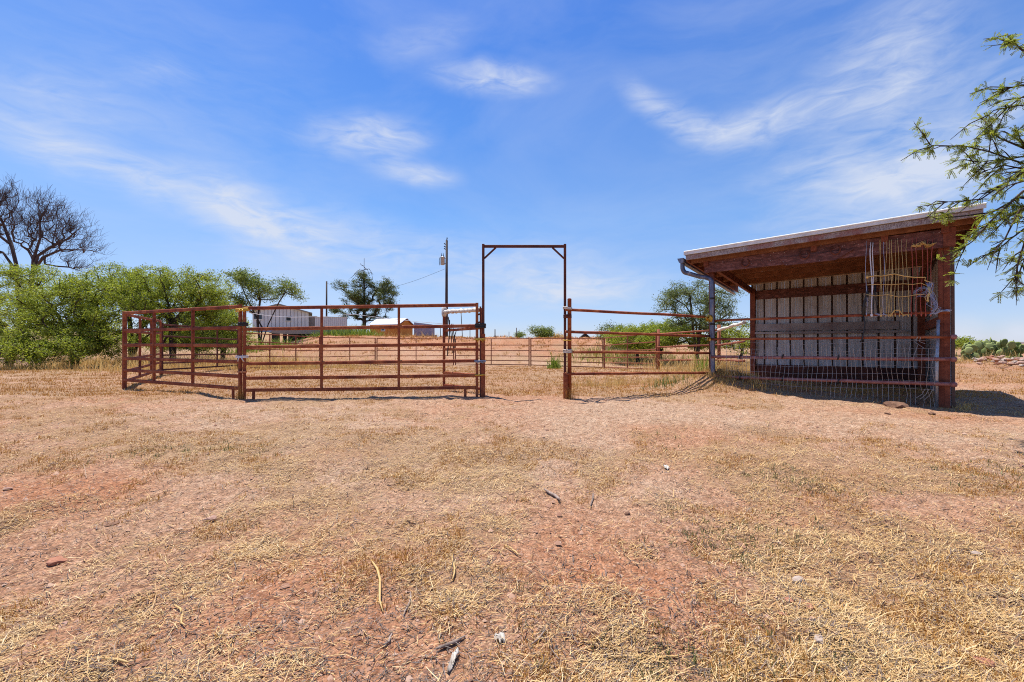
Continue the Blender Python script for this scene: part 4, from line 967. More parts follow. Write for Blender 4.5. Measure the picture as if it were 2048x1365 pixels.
# dead tree
def deadtree():
    Y = 33; b = onground(55, Y, -.1)
    st = [[P(*q) for q in ((42, 640, Y), (34, 580, Y), (32, 530, Y), (22, 490, Y+.3), (4, 445, Y+.5), (-15, 410, Y))],
          [P(*q) for q in ((60, 640, Y), (62, 580, Y), (66, 520, Y), (80, 475, Y-.4), (78, 440, Y-.5), (95, 410, Y))],
          [P(*q) for q in ((62, 560, Y), (75, 512, Y), (100, 495, Y+.4), (135, 478, Y+.6), (160, 455, Y+.4))],
          [P(*q) for q in ((66, 545, Y), (85, 515, Y-.3), (120, 500, Y-.5), (165, 500, Y-.4))],
          [P(*q) for q in ((30, 540, Y), (5, 505, Y), (-30, 495, Y))]]
    fan = [(5, 400, 45, 40), (85, 430, 45, 40), (140, 455, 35, 35), (165, 495, 38, 22), (115, 475, 50, 35), (60, 470, 40, 40), (-30, 440, 50, 60), (130, 520, 40, 18), (100, 405, 28, 14), (150, 535, 30, 14), (-50, 500, 60, 50), (40, 440, 40, 40)]
    att = ell(560, [(lambda p: (p.x, p.y, p.z, rx/F*Y, 1.9, ry/F*Y))(P(x, y, Y)) for x, y, rx, ry in fan], .15, .7, 5)
    r = make_tree('dead_tree', 'large bare dead tree rising above the mesquites at the left edge', b, st, att, None, M['bark_dead'], rtip=.013, rexp=.45, rmax=.26, step=.7, jit=.045, sag=-.05)
    m = MB()
    for a in att:                          # fine twigs
        for _ in range(8):
            o = Vector(a)+Vector((random.gauss(0, .12), random.gauss(0, .12), random.gauss(0, .12))); out_ = (o-Vector((b.x, b.y, 3.5))).normalized()
            d = (out_*1.1+Vector((random.gauss(0, .6), random.gauss(0, .5), random.gauss(.1, .5)))).normalized()*random.uniform(.3, 1.0)
            m.tube([o, o+d*.5+Vector((random.gauss(0, .04), 0, random.gauss(0, .04))), o+d], [.008, .0065, .004], 3, cap=False)
    m.build('twigs', M['bark_dead'], r)
deadtree()
# small trees on the skyline
def smalltree(px, Y, blobs, natt, label, mat='leaf_tree', ls=(.14, .26), **kw):
    b = onground(px, Y, -.05); att = ell(natt, [px_blob(*q) for q in blobs], .15, .55, 11)
    return make_tree('small_tree', label, b, [stem((px, HY-12, Y), (px, HY-20, Y))], att, M[mat], M['bark'], nleaf=40, lsize=ls, lspread=(.3, .3, .22), rtip=.02, group='trees on the skyline beyond the dirt bank', **kw)
smalltree(1080, 62, [(1075, 662, 62, 16, 9), (1090, 664, 62, 16, 10), (1066, 658, 62, 9, 6), (1100, 670, 62, 10, 7), (1084, 672, 62, 22, 6)], 110, 'round leafy green tree on the skyline seen through the gateway')
smalltree(1040, 70, [(1040, 671, 70, 9, 5)], 30, 'small green tree top on the skyline beside a thin post')
smalltree(1118, 62, [(1115, 674, 62, 10, 4), (1130, 676, 62, 8, 3)], 36, 'low brownish scrub on the skyline right of the leafy tree', 'drygrass')

# near mesquite overhanging the shelter's right corner: trunk just beyond the frame
def near_tree():
    base = Vector((8.6, 4.9, 0)); base.z = zgf(8.6, 4.9)-.05
    Y = 5.6
    T = [Vector((8.55, 4.9, .8)), Vector((8.4, 5.0, 1.7)), Vector((8.15, 5.1, 2.5)), Vector((7.75, 5.2, 3.2)), Vector((7.35, 5.3, 3.9)), Vector((7.1, 5.35, 4.7)), Vector((7.0, 5.4, 5.3))]
    limbs = [[(2150, 330, 5.4), (2048, 327, 5.6), (1981, 303, 5.65), (1933, 292, 5.7), (1858, 290, 5.8)],
             [(2140, 310, 5.4), (2048, 347, 5.4), (1999, 374, 5.5), (1964, 398, 5.6), (1915, 403, 5.7), (1889, 404, 5.75)],
             [(2130, 190, 5.5), (2048, 169, 5.6), (2008, 178, 5.7), (1965, 177, 5.8)],
             [(2110, 210, 5.4), (2048, 193, 5.5), (2016, 215, 5.6), (1990, 220, 5.6), (1969, 240, 5.7)],
             [(2110, 120, 5.5), (2048, 99, 5.6), (2027, 81, 5.6), (2018, 66, 5.7)],
             [(2110, 360, 5.3), (2048, 382, 5.3), (1981, 444, 5.3), (1946, 483, 5.35), (1918, 503, 5.4)],
             [(2090, 400, 5.2), (2040, 420, 5.2), (2010, 480, 5.2), (1990, 500, 5.25)],
             [(2100, 440, 5.0), (2055, 470, 5.1), (2036, 530, 5.1), (2030, 565, 5.1)],
             [(2040, 395, 5.5), (1985, 425, 5.6), (1930, 432, 5.6), (1888, 436, 5.6), (1858, 444, 5.6)],
             [(2060, 300, 5.6), (2000, 275, 5.7), (1970, 240, 5.8)],
             [(2110, 400, 5.3), (2048, 415, 5.35), (2000, 440, 5.4), (1965, 455, 5.45)], [(2110, 430, 5.2), (2060, 450, 5.2), (2020, 480, 5.25), (1985, 510, 5.3)],
             [(2110, 330, 5.5), (2060, 340, 5.6), (2010, 330, 5.7), (1960, 345, 5.8)],
             [(2100, 500, 5.2), (2056, 505, 5.3), (2045, 530, 5.3)], [(2110, 290, 5.7), (2048, 285, 5.8), (2010, 262, 5.8), (1980, 270, 5.9)], [(2110, 350, 5.2), (2050, 362, 5.2), (2015, 372, 5.3), (1985, 392, 5.3)], [(2110, 440, 5.4), (2060, 425, 5.4), (2030, 400, 5.5)], [(2120, 320, 5.6), (2060, 310, 5.6), (2020, 318, 5.7), (1975, 322, 5.8), (1930, 330, 5.8)]]
    root = thing('mesquite_tree', base, 'feathery near mesquite branches hanging over the right corner of the shelter roof', 'tree')
    m = MB(); m.tube([base]+T, [.19, .16, .145, .12, .095, .075, .055, .03], 10)
    twigs = []
    for lb in limbs:
        pts = [P(*q) for q in lb]
        zt_ = min(max(pts[0].z-.45, 2.3), 5.0); k_ = max(i for i in range(len(T)-1) if T[i].z <= zt_ or i == 0); at_ = T[k_].lerp(T[k_+1], min(1, max(0, (zt_-T[k_].z)/(T[k_+1].z-T[k_].z))))
        m.tube([at_, at_.lerp(pts[0], .35)+Vector((random.gauss(0, .06), random.gauss(0, .06), .05)), at_.lerp(pts[0], .7)+Vector((random.gauss(0, .05), random.gauss(0, .05), .06)), pts[0]], [.045, .032, .022, .0135], 7)
        rad = [.013-(.009*i/(len(pts)-1)) for i in range(len(pts))]
        m.tube(pts, rad, 6); thin = .8 if lb[-1][0] in (1889, 1918) else .4 if lb[2][0] == 1930 else 2. if lb[-1][1] in (290, 330) else 1.; twigs.append((pts, thin))
        for i in range(len(pts)-1):         # side twigs
            for _ in range((random.choice((1, 2, 3)) if i else 2) if thin > .7 else 1):
                p = pts[i].lerp(pts[i+1], random.random()); dirv = (pts[i+1]-pts[i]).normalized()
                d = (dirv+Vector((random.gauss(0, .6), random.gauss(0, .6), random.gauss(-.05, .55)))).normalized()*random.uniform(.15, .42)
                tp = [p, p+d*.5+Vector((0, 0, random.uniform(-.03, .03))), p+d+Vector((0, 0, -.04))]
                m.tube(tp, [.008, .006, .003], 4); twigs.append((tp, 1.6*min(thin, 1.3)))
    # more crown beyond the frame, so that the tree is whole from the side
    for i in range(46):
        t = random.uniform(-1.0, 2.3); d = Vector((math.cos(t)*random.uniform(.8, 3.0)+.7, math.sin(t)*random.uniform(.6, 2.4)-.6, random.uniform(.2, 2.4)))
        s0 = T[2].lerp(T[-1], random.random()); e = s0+d
        if e.y > 5.3 or (e.y > 1 and e.x/e.y < 1.36): continue
        pts = [s0, s0+d*.5+Vector((0, 0, .25)), e]; m.tube(pts, [.05, .03, .006], 5); twigs.append((pts[1:], 2.5))
        for _ in range(5):
            p = pts[1].lerp(e, random.random()); q = p+Vector((random.gauss(0, .35), random.gauss(0, .35), random.gauss(0, .25)))
            m.tube([p, q], [.008, .003], 4); twigs.append(([p, q], 1.5))
    m.build('trunk', M['bark'], root, True)
    V = []; Fc = []
    def leaf(o, d):
        # a bipinnate leaf: a pair of pinnae, each with rows of tiny leaflets
        d = d.normalized(); s = d.cross(Vector((random.gauss(0, .3), random.gauss(0, .3), 1))).normalized(); nrm = s.cross(d)
        for sg in (-1, 1):
            ax = (d+s*sg*random.uniform(.2, .6)+Vector((0, 0, random.uniform(-.35, .1)))).normalized(); Lp = random.uniform(.05, .12)
            sd = ax.cross(nrm).normalized()
            for k_ in range(9):
                c = o+ax*(Lp*(k_+1)/9)+Vector((0, 0, -.012*(k_/8)**2))
                for s2 in (-1, 1):
                    t = c+(sd*s2+ax*.55).normalized()*random.uniform(.015, .023)+Vector((0, 0, random.uniform(-.006, .002)))
                    w_ = ax*.0065; mid = (c+t)/2; b = len(V)
                    V.extend([c, mid+w_, t, mid-w_]); Fc.append((b, b+1, b+2, b+3))
    for pts, dens in twigs:
        for i in range(len(pts)-1):
            seg = pts[i+1]-pts[i]; n_ = max(1, int(seg.length/.075*dens*.8))
            for _ in range(n_):
                if random.random() < .22: continue
                o = pts[i]+seg*random.random()
                for _k in range(random.choice((1, 2, 2, 3))):
                    d = seg.normalized()*.35+Vector((random.gauss(0, .9), random.gauss(0, .9), random.gauss(-.1, .75)))
                    leaf(o, d)
    me = npmesh('crown', np.array([tuple(v-base) for v in V]), np.array(Fc))
    link_mesh('crown', me, M['leaf_near'], root)
near_tree()

# ------------------------------------------------------------------ prickly pears and stones at the right
def pad(m, c, up, nrm, w, h):
    up = up.normalized(); side = up.cross(nrm).normalized(); nrm = side.cross(up).normalized(); n = 12
    rim = []; rings = []
    for (sc, off) in ((1, 0), (.72, .55), (.3, .9)):
        ring = []
        for k_ in range(n):
            t = 2*math.pi*k_/n; yy = math.sin(t); xx = math.cos(t)*(1+.18*yy)
            ring.append((side*xx*w/2*sc, up*(yy*h/2*sc), off))
        rings.append(ring)
    cc_ = c+up*h*.5; th = .022
    vs = [cc_+a+b for a, b, o in rings[0]]
    for sg in (1, -1):
        for rg in rings[1:]: vs += [cc_+a+b+nrm*sg*th*o for a, b, o in rg]
    fs = []
    for k_ in range(n):
        k2 = (k_+1) % n
        fs += [(k_, k2, n+k2, n+k_), (n+k_, n+k2, 2*n+k2, 2*n+k_), (k2, k_, 3*n+k_, 3*n+k2), (3*n+k2, 3*n+k_, 4*n+k_, 4*n+k2)]
    fs += [tuple(range(2*n, 3*n)), tuple(range(5*n-1, 4*n-1, -1))]
    m.add(vs, fs); return cc_+up*h*.5
def cactus(px, Y, wid, hgt, npad, label):
    b = onground(px, Y, -.03); m = MB(); fr = []
    for i in range(npad//4):
        c = b+Vector((random.uniform(-wid, wid), random.uniform(-.5, .5), 0)); c.z = zgf(c.x, c.y)-.04
        fr.append((c, 0))
    m.tube([Vector((b.x+wid*t, b.y+.25*math.sin(t*9), zgf(b.x+wid*t, b.y)-.03)) for t in (-1, -.6, -.2, .2, .6, 1)], .09, 7)
    for c, _ in fr: m.tube([Vector((c.x, b.y, c.z)), c+Vector((0, 0, .03))], .06, 6)
    cnt = 0
    while fr and cnt < npad:
        c, lv = fr.pop(0); up = Vector((random.gauss(0, .35), random.gauss(0, .3), 1)); nr = Vector((random.gauss(0, .7), -1, random.gauss(0, .2)))
        h = random.uniform(.2, .42)*(1-.05*lv); w_ = h*random.uniform(.68, .9)
        tip = pad(m, c, up, nr, w_, h); cnt += 1
        if tip.z-b.z < hgt*random.uniform(.75, 1.05):
            for _ in range(random.choice((1, 1, 2, 2))): fr.append((tip-up.normalized()*.02+Vector((random.uniform(-.08, .08), random.uniform(-.05, .05), -.01)), lv+1))
    tag(m.build('prickly_pear', M['cactus'], None, True, loc=b), label, 'cactus', 'prickly pears at the right edge')
for a in ((1926, 17.8, .5, .6, 40, 'prickly pear nearest the thick shelter post'), (1966, 18.5, .5, 1.3, 70, 'tallest grey green prickly pear with a high crown of pads'), (2012, 17.6, .6, .7, 55, 'prickly pear with pale sunlit pads right of the tallest one'),
          (2052, 18.4, .6, .95, 60, 'prickly pear cut by the right edge of the view'), (2110, 18.5, .8, .8, 50, 'prickly pear beyond the right edge group')):
    cactus(*a)
def rock(c, r_, flat, mat, name, label, cat='stone', group=None, seed=0, rz=None):
    rnd = random.Random(seed); me = bpy.data.meshes.new(name)
    import bmesh
    bm = bmesh.new(); bmesh.ops.create_icosphere(bm, subdivisions=2, radius=1)
    pl = [(Vector((rnd.gauss(0, 1), rnd.gauss(0, 1), rnd.gauss(0, 1))).normalized(), rnd.uniform(.55, .9)) for _ in range(9)]
    for v in bm.verts:
        for n_, d in pl:
            k_ = v.co.dot(n_)
            if k_ > d: v.co -= n_*(k_-d)
        v.co += Vector((rnd.gauss(0, .03), rnd.gauss(0, .03), rnd.gauss(0, .03)))
        v.co.x *= 1.25; v.co.z *= flat
        v.co *= r_
    bm.to_mesh(me); bm.free()
    o = link_mesh(name, me, mat); o.location = Vector(c)+Vector((0, 0, r_*flat*.35)); o.rotation_euler = (rnd.uniform(-.2, .2), rnd.uniform(-.2, .2), rz if rz is not None else rnd.uniform(0, 6.28))
    return tag(o, label, cat, group)
stones = [(1596, 1168, 13, .75, 'rock_pale', 'pale angular stone, the brightest of the foreground stones at lower right'),
          (1577, 1212, 8, .6, 'rock_red', 'small red stone just below the pale angular stone'), (1617, 1222, 10, .5, 'rock_red', 'flat reddish stone right below the pale angular stone'),
          (1624, 1249, 8, .6, 'rock', 'small pink stone in the line of stones below the pale one'), (1638, 1283, 11, .6, 'rock_pale', 'whitish stone low in the line of foreground stones'),
          (1666, 1274, 9, .5, 'rock', 'flat pink stone right of the low whitish stone'), (1565, 1230, 8, .5, 'rock_red', 'half buried red stone left of the line of stones'),
          (1962, 1327, 15, .7, 'rock_red', 'rounded reddish stone in the bottom right corner'), (420, 1045, 13, .5, 'rock', 'flat pink stone in the straw at left centre'),
          (120, 1120, 18, .35, 'rock_red', 'flat reddish slab in the straw near the left edge'), (1244, 1270, 9, .4, 'rock', 'small flat pink stone right of the white paper scrap'),
          (18, 983, 9, .5, 'rock', 'pink stone on the red patch at the left edge'), (1484, 950, 6, .7, 'clod', 'small dark brown clod right of the path'),
          (128, 1238, 9, .4, 'rock', 'small pink stone at the lower left'), (463, 1280, 9, .4, 'rock', 'pinkish grey stone at the lower left centre'),
          (1792, 812, 17, .5, 'clod', 'dark flat clod below the wire mesh'), (1863, 828, 6, .6, 'clod', 'small dark clod near the foot of the thick shelter post'),
          (1775, 830, 5, .6, 'clod', 'tiny dark clod in front of the wire mesh'), (1950, 1100, 9, .5, 'rock_pale', 'pale stone in the straw at the right'),
          (1255, 1028, 6, .7, 'clod', 'dark clod beside a grey stick in the middle'), (1535, 1230, 6, .5, 'rock', 'little pink stone at the left end of the stone group'),
          (225, 1053, 11, .4, 'clod', 'dark clod sunk in the straw left of the flat pink stone')]
for i, (px, py, rp, fl, mt, lb) in enumerate(stones):
    g = G(px, py); rock(g, rp/F*g.y, fl, M[mt], 'stone' if mt != 'clod' else 'clod', lb, 'stone' if mt != 'clod' else 'clod', 'loose stones on the foreground' if mt != 'clod' else 'dark clods on the ground', i+1)
for i in range(130):
    px = random.uniform(1945, 2130); Y = random.uniform(14.2, 16.8)+(.5 if px < 1980 else 0); p = onground(px, Y)
    p.z += .26*math.exp(-((px-2010)/60)**2)*random.random()
    rock(p-Vector((0, 0, .02)), random.uniform(.04, .10), random.uniform(.5, .8), M[random.choice(('rock', 'rock', 'rock_pale', 'rock_red'))], 'stone', 'pinkish stone in the loose stone heap before the prickly pears', 'stone', 'stones of the heap at the right', 100+i)

# sticks and scraps on the ground
def stick(px0, py0, px1, py1, rp, mat, label, bend=.02, name='stick', group='sticks and stalks on the ground'):
    a, b = G(px0, py0), G(px1, py1); r_ = rp/F*a.y
    pts = [a.lerp(b, t)+Vector((bend*math.sin(t*5), bend*math.cos(t*4), r_*.8+.006+random.uniform(0, .008))) for t in (0, .2, .4, .6, .8, 1)]
    for p in pts: p.z = max(p.z, zgf(p.x, p.y)+r_*.7)
    tag(MB().tube(pts, [r_*.6, r_, r_*1.05, r_, r_*.8, r_*.4], 7).build(name, mat, None, True, loc=a), label, 'stick', group)
stick(872, 1315, 935, 1288, 3.6, M['stick'], 'thick dark grey stick at the bottom centre', .01)
stick(345, 1212, 385, 1255, 2.2, M['straw'], 'long pale stalk bent in the lower left straw', .02, 'stalk')
stick(742, 1142, 776, 1234, 2.4, M['straw'], 'long pale stalk leaning left of centre', .02, 'stalk')
stick(1186, 995, 1182, 1020, 2, M['stick'], 'short grey stick on the bare path', .005)
stick(905, 1178, 908, 1120, 2, M['straw'], 'straight pale stalk standing out in the middle straw', .01, 'stalk')
stick(1120, 1010, 1090, 985, 3, M['stick'], 'grey forked twig in the middle distance straw', .01)
stick(1010, 1115, 1045, 1128, 1.8, M['straw'], 'pale stalk on the red strip at centre', .01, 'stalk')
stick(1205, 1322, 1390, 1300, 2.4, M['straw'], 'long pale stalk along the bottom right of centre', .02, 'stalk')
stick(200, 1322, 285, 1318, 2.2, M['straw'], 'pale stalk along the bottom left', .015, 'stalk')
stick(820, 1200, 812, 1250, 1.8, M['stick'], 'thin grey stick on the reddish bare patch', .01)
stick(765, 1310, 790, 1285, 2.4, M['stick'], 'short dark stick near the bottom left of centre', .01)
stick(1090, 1270, 1065, 1300, 1.8, M['stick'], 'thin dark twig right of the white paper scrap', .01)
def scrap(px, py, w, h, label, rot):
    g = G(px, py); W_, H_ = w/F*g.y, h/F*g.y; m = MB(); n = 5; vs = []
    for i in range(n):
        for j in range(n):
            u, v_ = i/(n-1)-.5, j/(n-1)-.5
            x_, y_ = u*W_*(1-.5*abs(v_)), v_*H_*(1+.2*u); c_, s_ = math.cos(rot), math.sin(rot)
            X, Y = g.x+x_*c_-y_*s_, g.y+x_*s_+y_*c_
            vs.append((X, Y, zgf(X, Y)+.004+random.uniform(0, .03)))
    m.add(vs, [(i*n+j, (i+1)*n+j, (i+1)*n+j+1, i*n+j+1) for i in range(n-1) for j in range(n-1)])
    m.add([(x_, y_, z_-.003) for x_, y_, z_ in vs], [(i*n+j+1, (i+1)*n+j+1, (i+1)*n+j, i*n+j) for i in range(n-1) for j in range(n-1)])
    tag(m.build('paper_scrap', M['paper'], None, True, loc=g), label, 'litter', 'white scraps at the bottom centre')
scrap(999, 1291, 19, 24, 'crumpled white paper scrap at the bottom centre', .4)
scrap(905, 1336, 10, 50, 'long narrow white scrap below the dark stick', -.25)
scrap(1332, 940, 8, 14, 'tiny white scrap on the path right of centre', .3)

# dry grass patches
gp = lambda px, py, w=1: (*G(px, py).xy, w)
grass_patch('dry_grass', [gp(1180, 775, .2), gp(1230, 770, .2), gp(1300, 768, .2), gp(1360, 768, .2), gp(1420, 770, .2)], 2600, .08, .45, .35, .3, 'tall dry grass under the pipe rails right of the gateway', wid=.007)
grass_patch('dry_grass', [(4.6, 10.1, .3), (5.0, 9.9, .3), (4.2, 10.0, .2), (5.5, 9.75, .2)], 3000, .06, .34, .32, .25, 'dry grass on the mound at the shelter left post', wid=.007)
grass_patch('dry_grass', [(FR.x+.05, FR.y-.2, 1)], 260, .05, .26, .12, .09, 'yellow grass tuft at the foot of the thick shelter post', wid=.006)
grass_patch('dry_grass', [(FR.x+.8, FR.y-.65, .5), (FR.x+1.5, FR.y-.9, .5)], 260, .03, .10, .4, .12, 'short dry grass along the shaded ground right of the shelter', wid=.006)
grass_patch('dry_weed', [(GR.x+.05, 8.95, .6), (PQ.x+.05, 8.95, .6)], 110, .15, .55, .06, .05, 'brown weeds climbing the foot of the right gateway upright', wid=.004, lean=.3, mat='stubble')
grass_patch('dry_weed', [(pA.x-.05, pA.y-.03, 1)], 130, .15, .7, .05, .04, 'brown weeds caught on the paired posts of the left corner', wid=.006, lean=.2, mat='stubble')
grass_patch('dry_grass', [gp(230, 728, .25), gp(180, 730, .25), gp(120, 735, .2), (-17, 21, .15), (-21, 20, .15)], 8000, .2, 1.0, 1.3, .6, 'golden tall grass at the foot of the left mesquites', wid=.014)
grass_patch('dry_grass', [(-11.5, 21.5, .25), (-13.5, 20, .25), (-15, 18.5, .25), (-9, 24, .25)], 7000, .15, .95, 1.5, 1.2, 'yellow grass under the forked mesquite behind the left panels', wid=.014)
grass_patch('dry_grass', [(6.9, 17.5, .25), (8.0, 16, .25), (8.6, 19, .25), (6.2, 15, .25)], 4200, .2, 1.0, .9, .9, 'tall straw grass behind the pipe fence near the downspout', wid=.012)
grass_patch('dry_grass', [(8, 29, .3), (11, 27, .3), (6, 31, .2), (12, 23, .2)], 4200, .2, .9, 1.6, 1.3, 'pale grass below the right hand mesquites beyond the pen', wid=.018)
grass_patch('dry_grass', [(15.2, 16.4, .5), (17.2, 16.6, .5)], 1500, .1, .55, .8, .35, 'dry grass between the stone heap and the prickly pears', wid=.010)
grass_patch('dry_grass', [P(800, 672, 44).to_2d().to_tuple()+(.5,), P(850, 672, 46).to_2d().to_tuple()+(.5,)], 900, .2, .9, 1.6, .8, 'pale grass along the top of the bank before the orange shed', wid=.02)
def weed(px, Y, n, h, sx, sy, label, mat='weed', name='weed', wid=.02):
    p = onground(px, Y); x = p.x+np.clip(rng.normal(0, sx, n), -2*sx, 2*sx); y = p.y+np.clip(rng.normal(0, sy, n), -2*sy, 2*sy)
    v, f = blades(x, y, zg(x, y), h*(.3+.8*rng.random(n))*np.exp(-((x-p.x)/(sx*2.2))**2), wid*(.6+.8*rng.random(n)), rng.normal(0, .5, n), rng.random(n)*6.28, .4)
    me = npmesh(name, v-np.array(p), f); o = link_mesh(name, me, M[mat]); o.location = p; tag(o, label, 'weed', None, 'stuff' if sx >= .3 else None)
weed(1108, 21.5, 170, .75, .16, .15, 'bright green weed growing at the back of the pen through the gateway', wid=.03)
weed(668, 45, 900, 1.3, 2.2, .8, 'yellow green weeds below the pine tree', wid=.06)
weed(720, 47, 500, 1.5, 1.2, .8, 'green weeds at the foot of the pine trunk', wid=.06)
weed(600, 44, 900, .5, 2.6, .5, 'dry brush along the front of the low trailer', 'drygrass', wid=.03)
weed(640, 45, 900, .55, 2.2, .3, 'dark low brush in the shade of the low trailer', 'leaf_dim', wid=.03)
weed(520, 34, 700, .8, 1.8, .8, 'green weeds behind the paired posts below the airy mesquite', wid=.04)
weed(1340, 10.6, 160, .28, .35, .2, 'grey green weed in the dry grass under the pipe rails', 'leaf_dim', wid=.012)
weed(1255, 31, 1500, .55, 2.6, 1.2, 'green weeds along the base of the far right bushes', 'weed', wid=.03)
weed(1405, 13.5, 90, .9, .12, .15, 'yellow green weed stalk behind the downspout rails', wid=.02)

grass_patch('dry_grass', [(-18, 23, .25), (-16, 22.6, .25), (-14.4, 23.2, .25), (-13, 24.5, .25)], 11000, .25, 1.15, 1.3, .8, 'golden grass growing under the forked mesquite trunk', wid=.02)
# ------------------------------------------------------------------ poles and buildings beyond the bank
def upole():
    Y = 50; p = onground(893, Y, -.2); zt = CZ+(HY-481)/F*Y
    r = thing('utility_pole', p, 'tall dark wooden utility pole carrying a grey transformer', 'utility pole')
    MB().tube([p, Vector((p.x, Y, p.z+5)), Vector((p.x+.02, Y, zt))], [.17, .15, .12], 12).build('pole', M['pole'], r, True)
    c = P(885, 522, Y-.05)
    MB().lathe(c-Vector((0, 0, .45)), [(.20, 0), (.235, .04), (.235, .8), (.25, .82), (.25, .88), (.12, .95)], 14).build('transformer', M['steel'], r, True)
    m = MB()
    for dx in (-.1, .08): m.lathe(c+Vector((dx, 0, .48)), [(.03, 0), (.07, .05), (.03, .1), (.07, .15), (.03, .2), (.02, .38)], 8)
    m.tube([c+Vector((-.3, -.05, .35)), c+Vector((-.36, -.05, 0)), c+Vector((-.3, -.05, -.5))], .03, 6)
    m.build('bushing', M['dark'], r, True)
    m = MB()
    for dz in (.3, -.3): m.bar(c+Vector((.2, .02, dz)), Vector((p.x-.1, Y, c.z+dz)), .08, .08)
    m.build('bracket', M['steel'], r)
    m = MB(); t = Vector((p.x, Y, zt)); m.tube([t, t+Vector((.05, 0, .12)), t+Vector((.06, 0, .3))], [.06, .05, .07], 7)
    for dz in (.45, .75, 1.0): m.bar(t+Vector((-.12, 0, -dz)), t+Vector((-.28, 0, -dz+.12)), .06, .1)
    m.build('insulator', M['dark'], r, True)
    Y2 = 62; q = onground(653, Y2, -.2); q2 = CZ+(HY-563)/F*Y2
    o = MB().tube([q, Vector((q.x, Y2, q2))], [.12, .10], 10).build('utility_pole', M['pole'], None, True, loc=q)
    tag(o, 'short bare dark pole left of the pine tree', 'pole')
    a = P(890, 538, Y); b = Vector((q.x, Y2, q2-.3)); pts = [a.lerp(b, i/20)-Vector((0, 0, 1.5*math.sin(math.pi*i/20))) for i in range(21)]
    tag(MB().tube(pts, .014, 4).build('power_line', M['dark'], None, True, loc=a), 'thin power line sagging from the utility pole toward the pine', 'wire')
upole()
for px, y0, y1, Y, lean, lb in ((925, 624, 676, 42, 3, 'thin leaning dark rod on the bank left of the gateway'), (940, 648, 678, 44, 0, 'thin short dark rod right of the leaning rod'), (881, 656, 674, 46, 0, 'thin dark rod left of the utility pole foot'),
                         (866, 656, 672, 46, 0, 'short dark post beside the mauve container'), (1018, 664, 680, 52, 0, 'shortest thin post on the skyline in the gateway'), (1033, 656, 680, 52, 0, 'dark post on the skyline beside the small tree top')):
    a = P(px-lean, y0, Y); b = onground(px, Y, -.1)
    tag(MB().tube([b, a], .035 if px != 1033 else .05, 6).build('thin_post', M['pole'], None, True, loc=b), lb, 'post', 'thin posts along the dirt bank')
b = onground(990, 50, -.1); a = P(990, 659, 50)
m = MB().tube([b, a], .06, 6)
for dx, dy in ((-.55, .2), (.6, .1), (.1, -.5)): m.tube([P(990, 671, 50), b+Vector((dx, dy, .1))], .03, 5)
tag(m.build('thin_post', M['pole'], None, True, loc=b), 'dark post with splayed brace legs on the skyline in the gateway', 'post', 'thin posts along the dirt bank')

def house():
    Y = 60; z0 = CZ+(HY-664)/F*Y-.6; t = R(24); ax = Vector((math.cos(t), math.sin(t), 0)); bk = Vector((-math.sin(t), math.cos(t), 0))
    W_ = 6.48; o_ = Vector((P(617, 0, Y).x, Y, 0))-ax*W_
    ze = CZ+(HY-626)/F*Y; zt = CZ+(HY-612)/F*Y; xm = W_*.45
    q = lambda u, z, d=0: o_+ax*u+bk*d+Vector((0, 0, z))
    r = thing('mobile_home', q(W_/2, z0), 'white sided house with a low gable roof beyond the airy mesquite', 'house')
    MB().prism([q(0, z0), q(W_, z0), q(W_, ze), q(xm, zt), q(0, ze)], bk*9).build('wall', M['siding'], r)
    m = MB(); n = 15
    for i in range(1, n):
        u = W_*i/n; zz = ze+(zt-ze)*(1-abs(u-xm)/(xm if u < xm else W_-xm))
        m.bar(q(u, z0, -.012), q(u, zz-.1, -.012), .05, .02, bk)
    m.build('batten', M['trim'], r)
    m = MB(); m.prism([q(-.4, ze-.14, -.4), q(xm, zt+.02, -.4), q(xm, zt+.16, -.4), q(-.4, ze, -.4)], bk*9.8); m.prism([q(xm, zt+.02, -.4), q(W_+.45, ze-.14, -.4), q(W_+.45, ze, -.4), q(xm, zt+.16, -.4)], bk*9.8)
    m.build('roof', M['greyroof'], r)
    def win(u, z, w, h):
        f_ = MB()
        for du, dz, ww, hh in ((0, h/2, w+.16, .09), (0, -h/2, w+.16, .09), (-w/2, 0, .09, h-.095), (w/2, 0, .09, h-.095)):
            f_.box(q(u+du, z+dz, -.045), (ww, .06, hh), t)
        w_o = f_.build('window', M['white'], r)
        MB().box(q(u, z, -.03), (w-.1, .03, h-.1), t).build('pane', M['glass'], w_o)
    win(4.1, CZ+(HY-639)/F*Y, .62, .55); win(.6, CZ+(HY-634)/F*Y-.1, 1.0, .75)
    MB().box(q(W_+.55, (z0+ze)/2-.15, 1.6), (1.05, 2.6, ze-z0-.5), t).build('porch', M['trim'], r)
house()
def whitefence():
    Y = 57; xa, xb = P(630, 0, Y).x, P(694, 0, Y).x; z0 = CZ+(HY-652)/F*Y-.9; z1 = CZ+(HY-635)/F*Y
    r = thing('white_fence', ((xa+xb)/2, Y, z0), 'long low white panel wall between the house and the pine', 'fence')
    MB().box(((xa+xb)/2, Y, (z0+z1)/2), (xb-xa, .08, z1-z0)).build('panel', M['siding'], r)
    m = MB()
    for i in range(17): m.box((xa+(xb-xa)*i/16, Y-.052, (z0+z1)/2), (.05, .02, z1-z0))
    m.build('batten', M['trim'], r)
    MB().box(((xa+xb)/2, Y, z1+.03), (xb-xa+.1, .16, .06)).build('cap', M['white'], r)
whitefence()
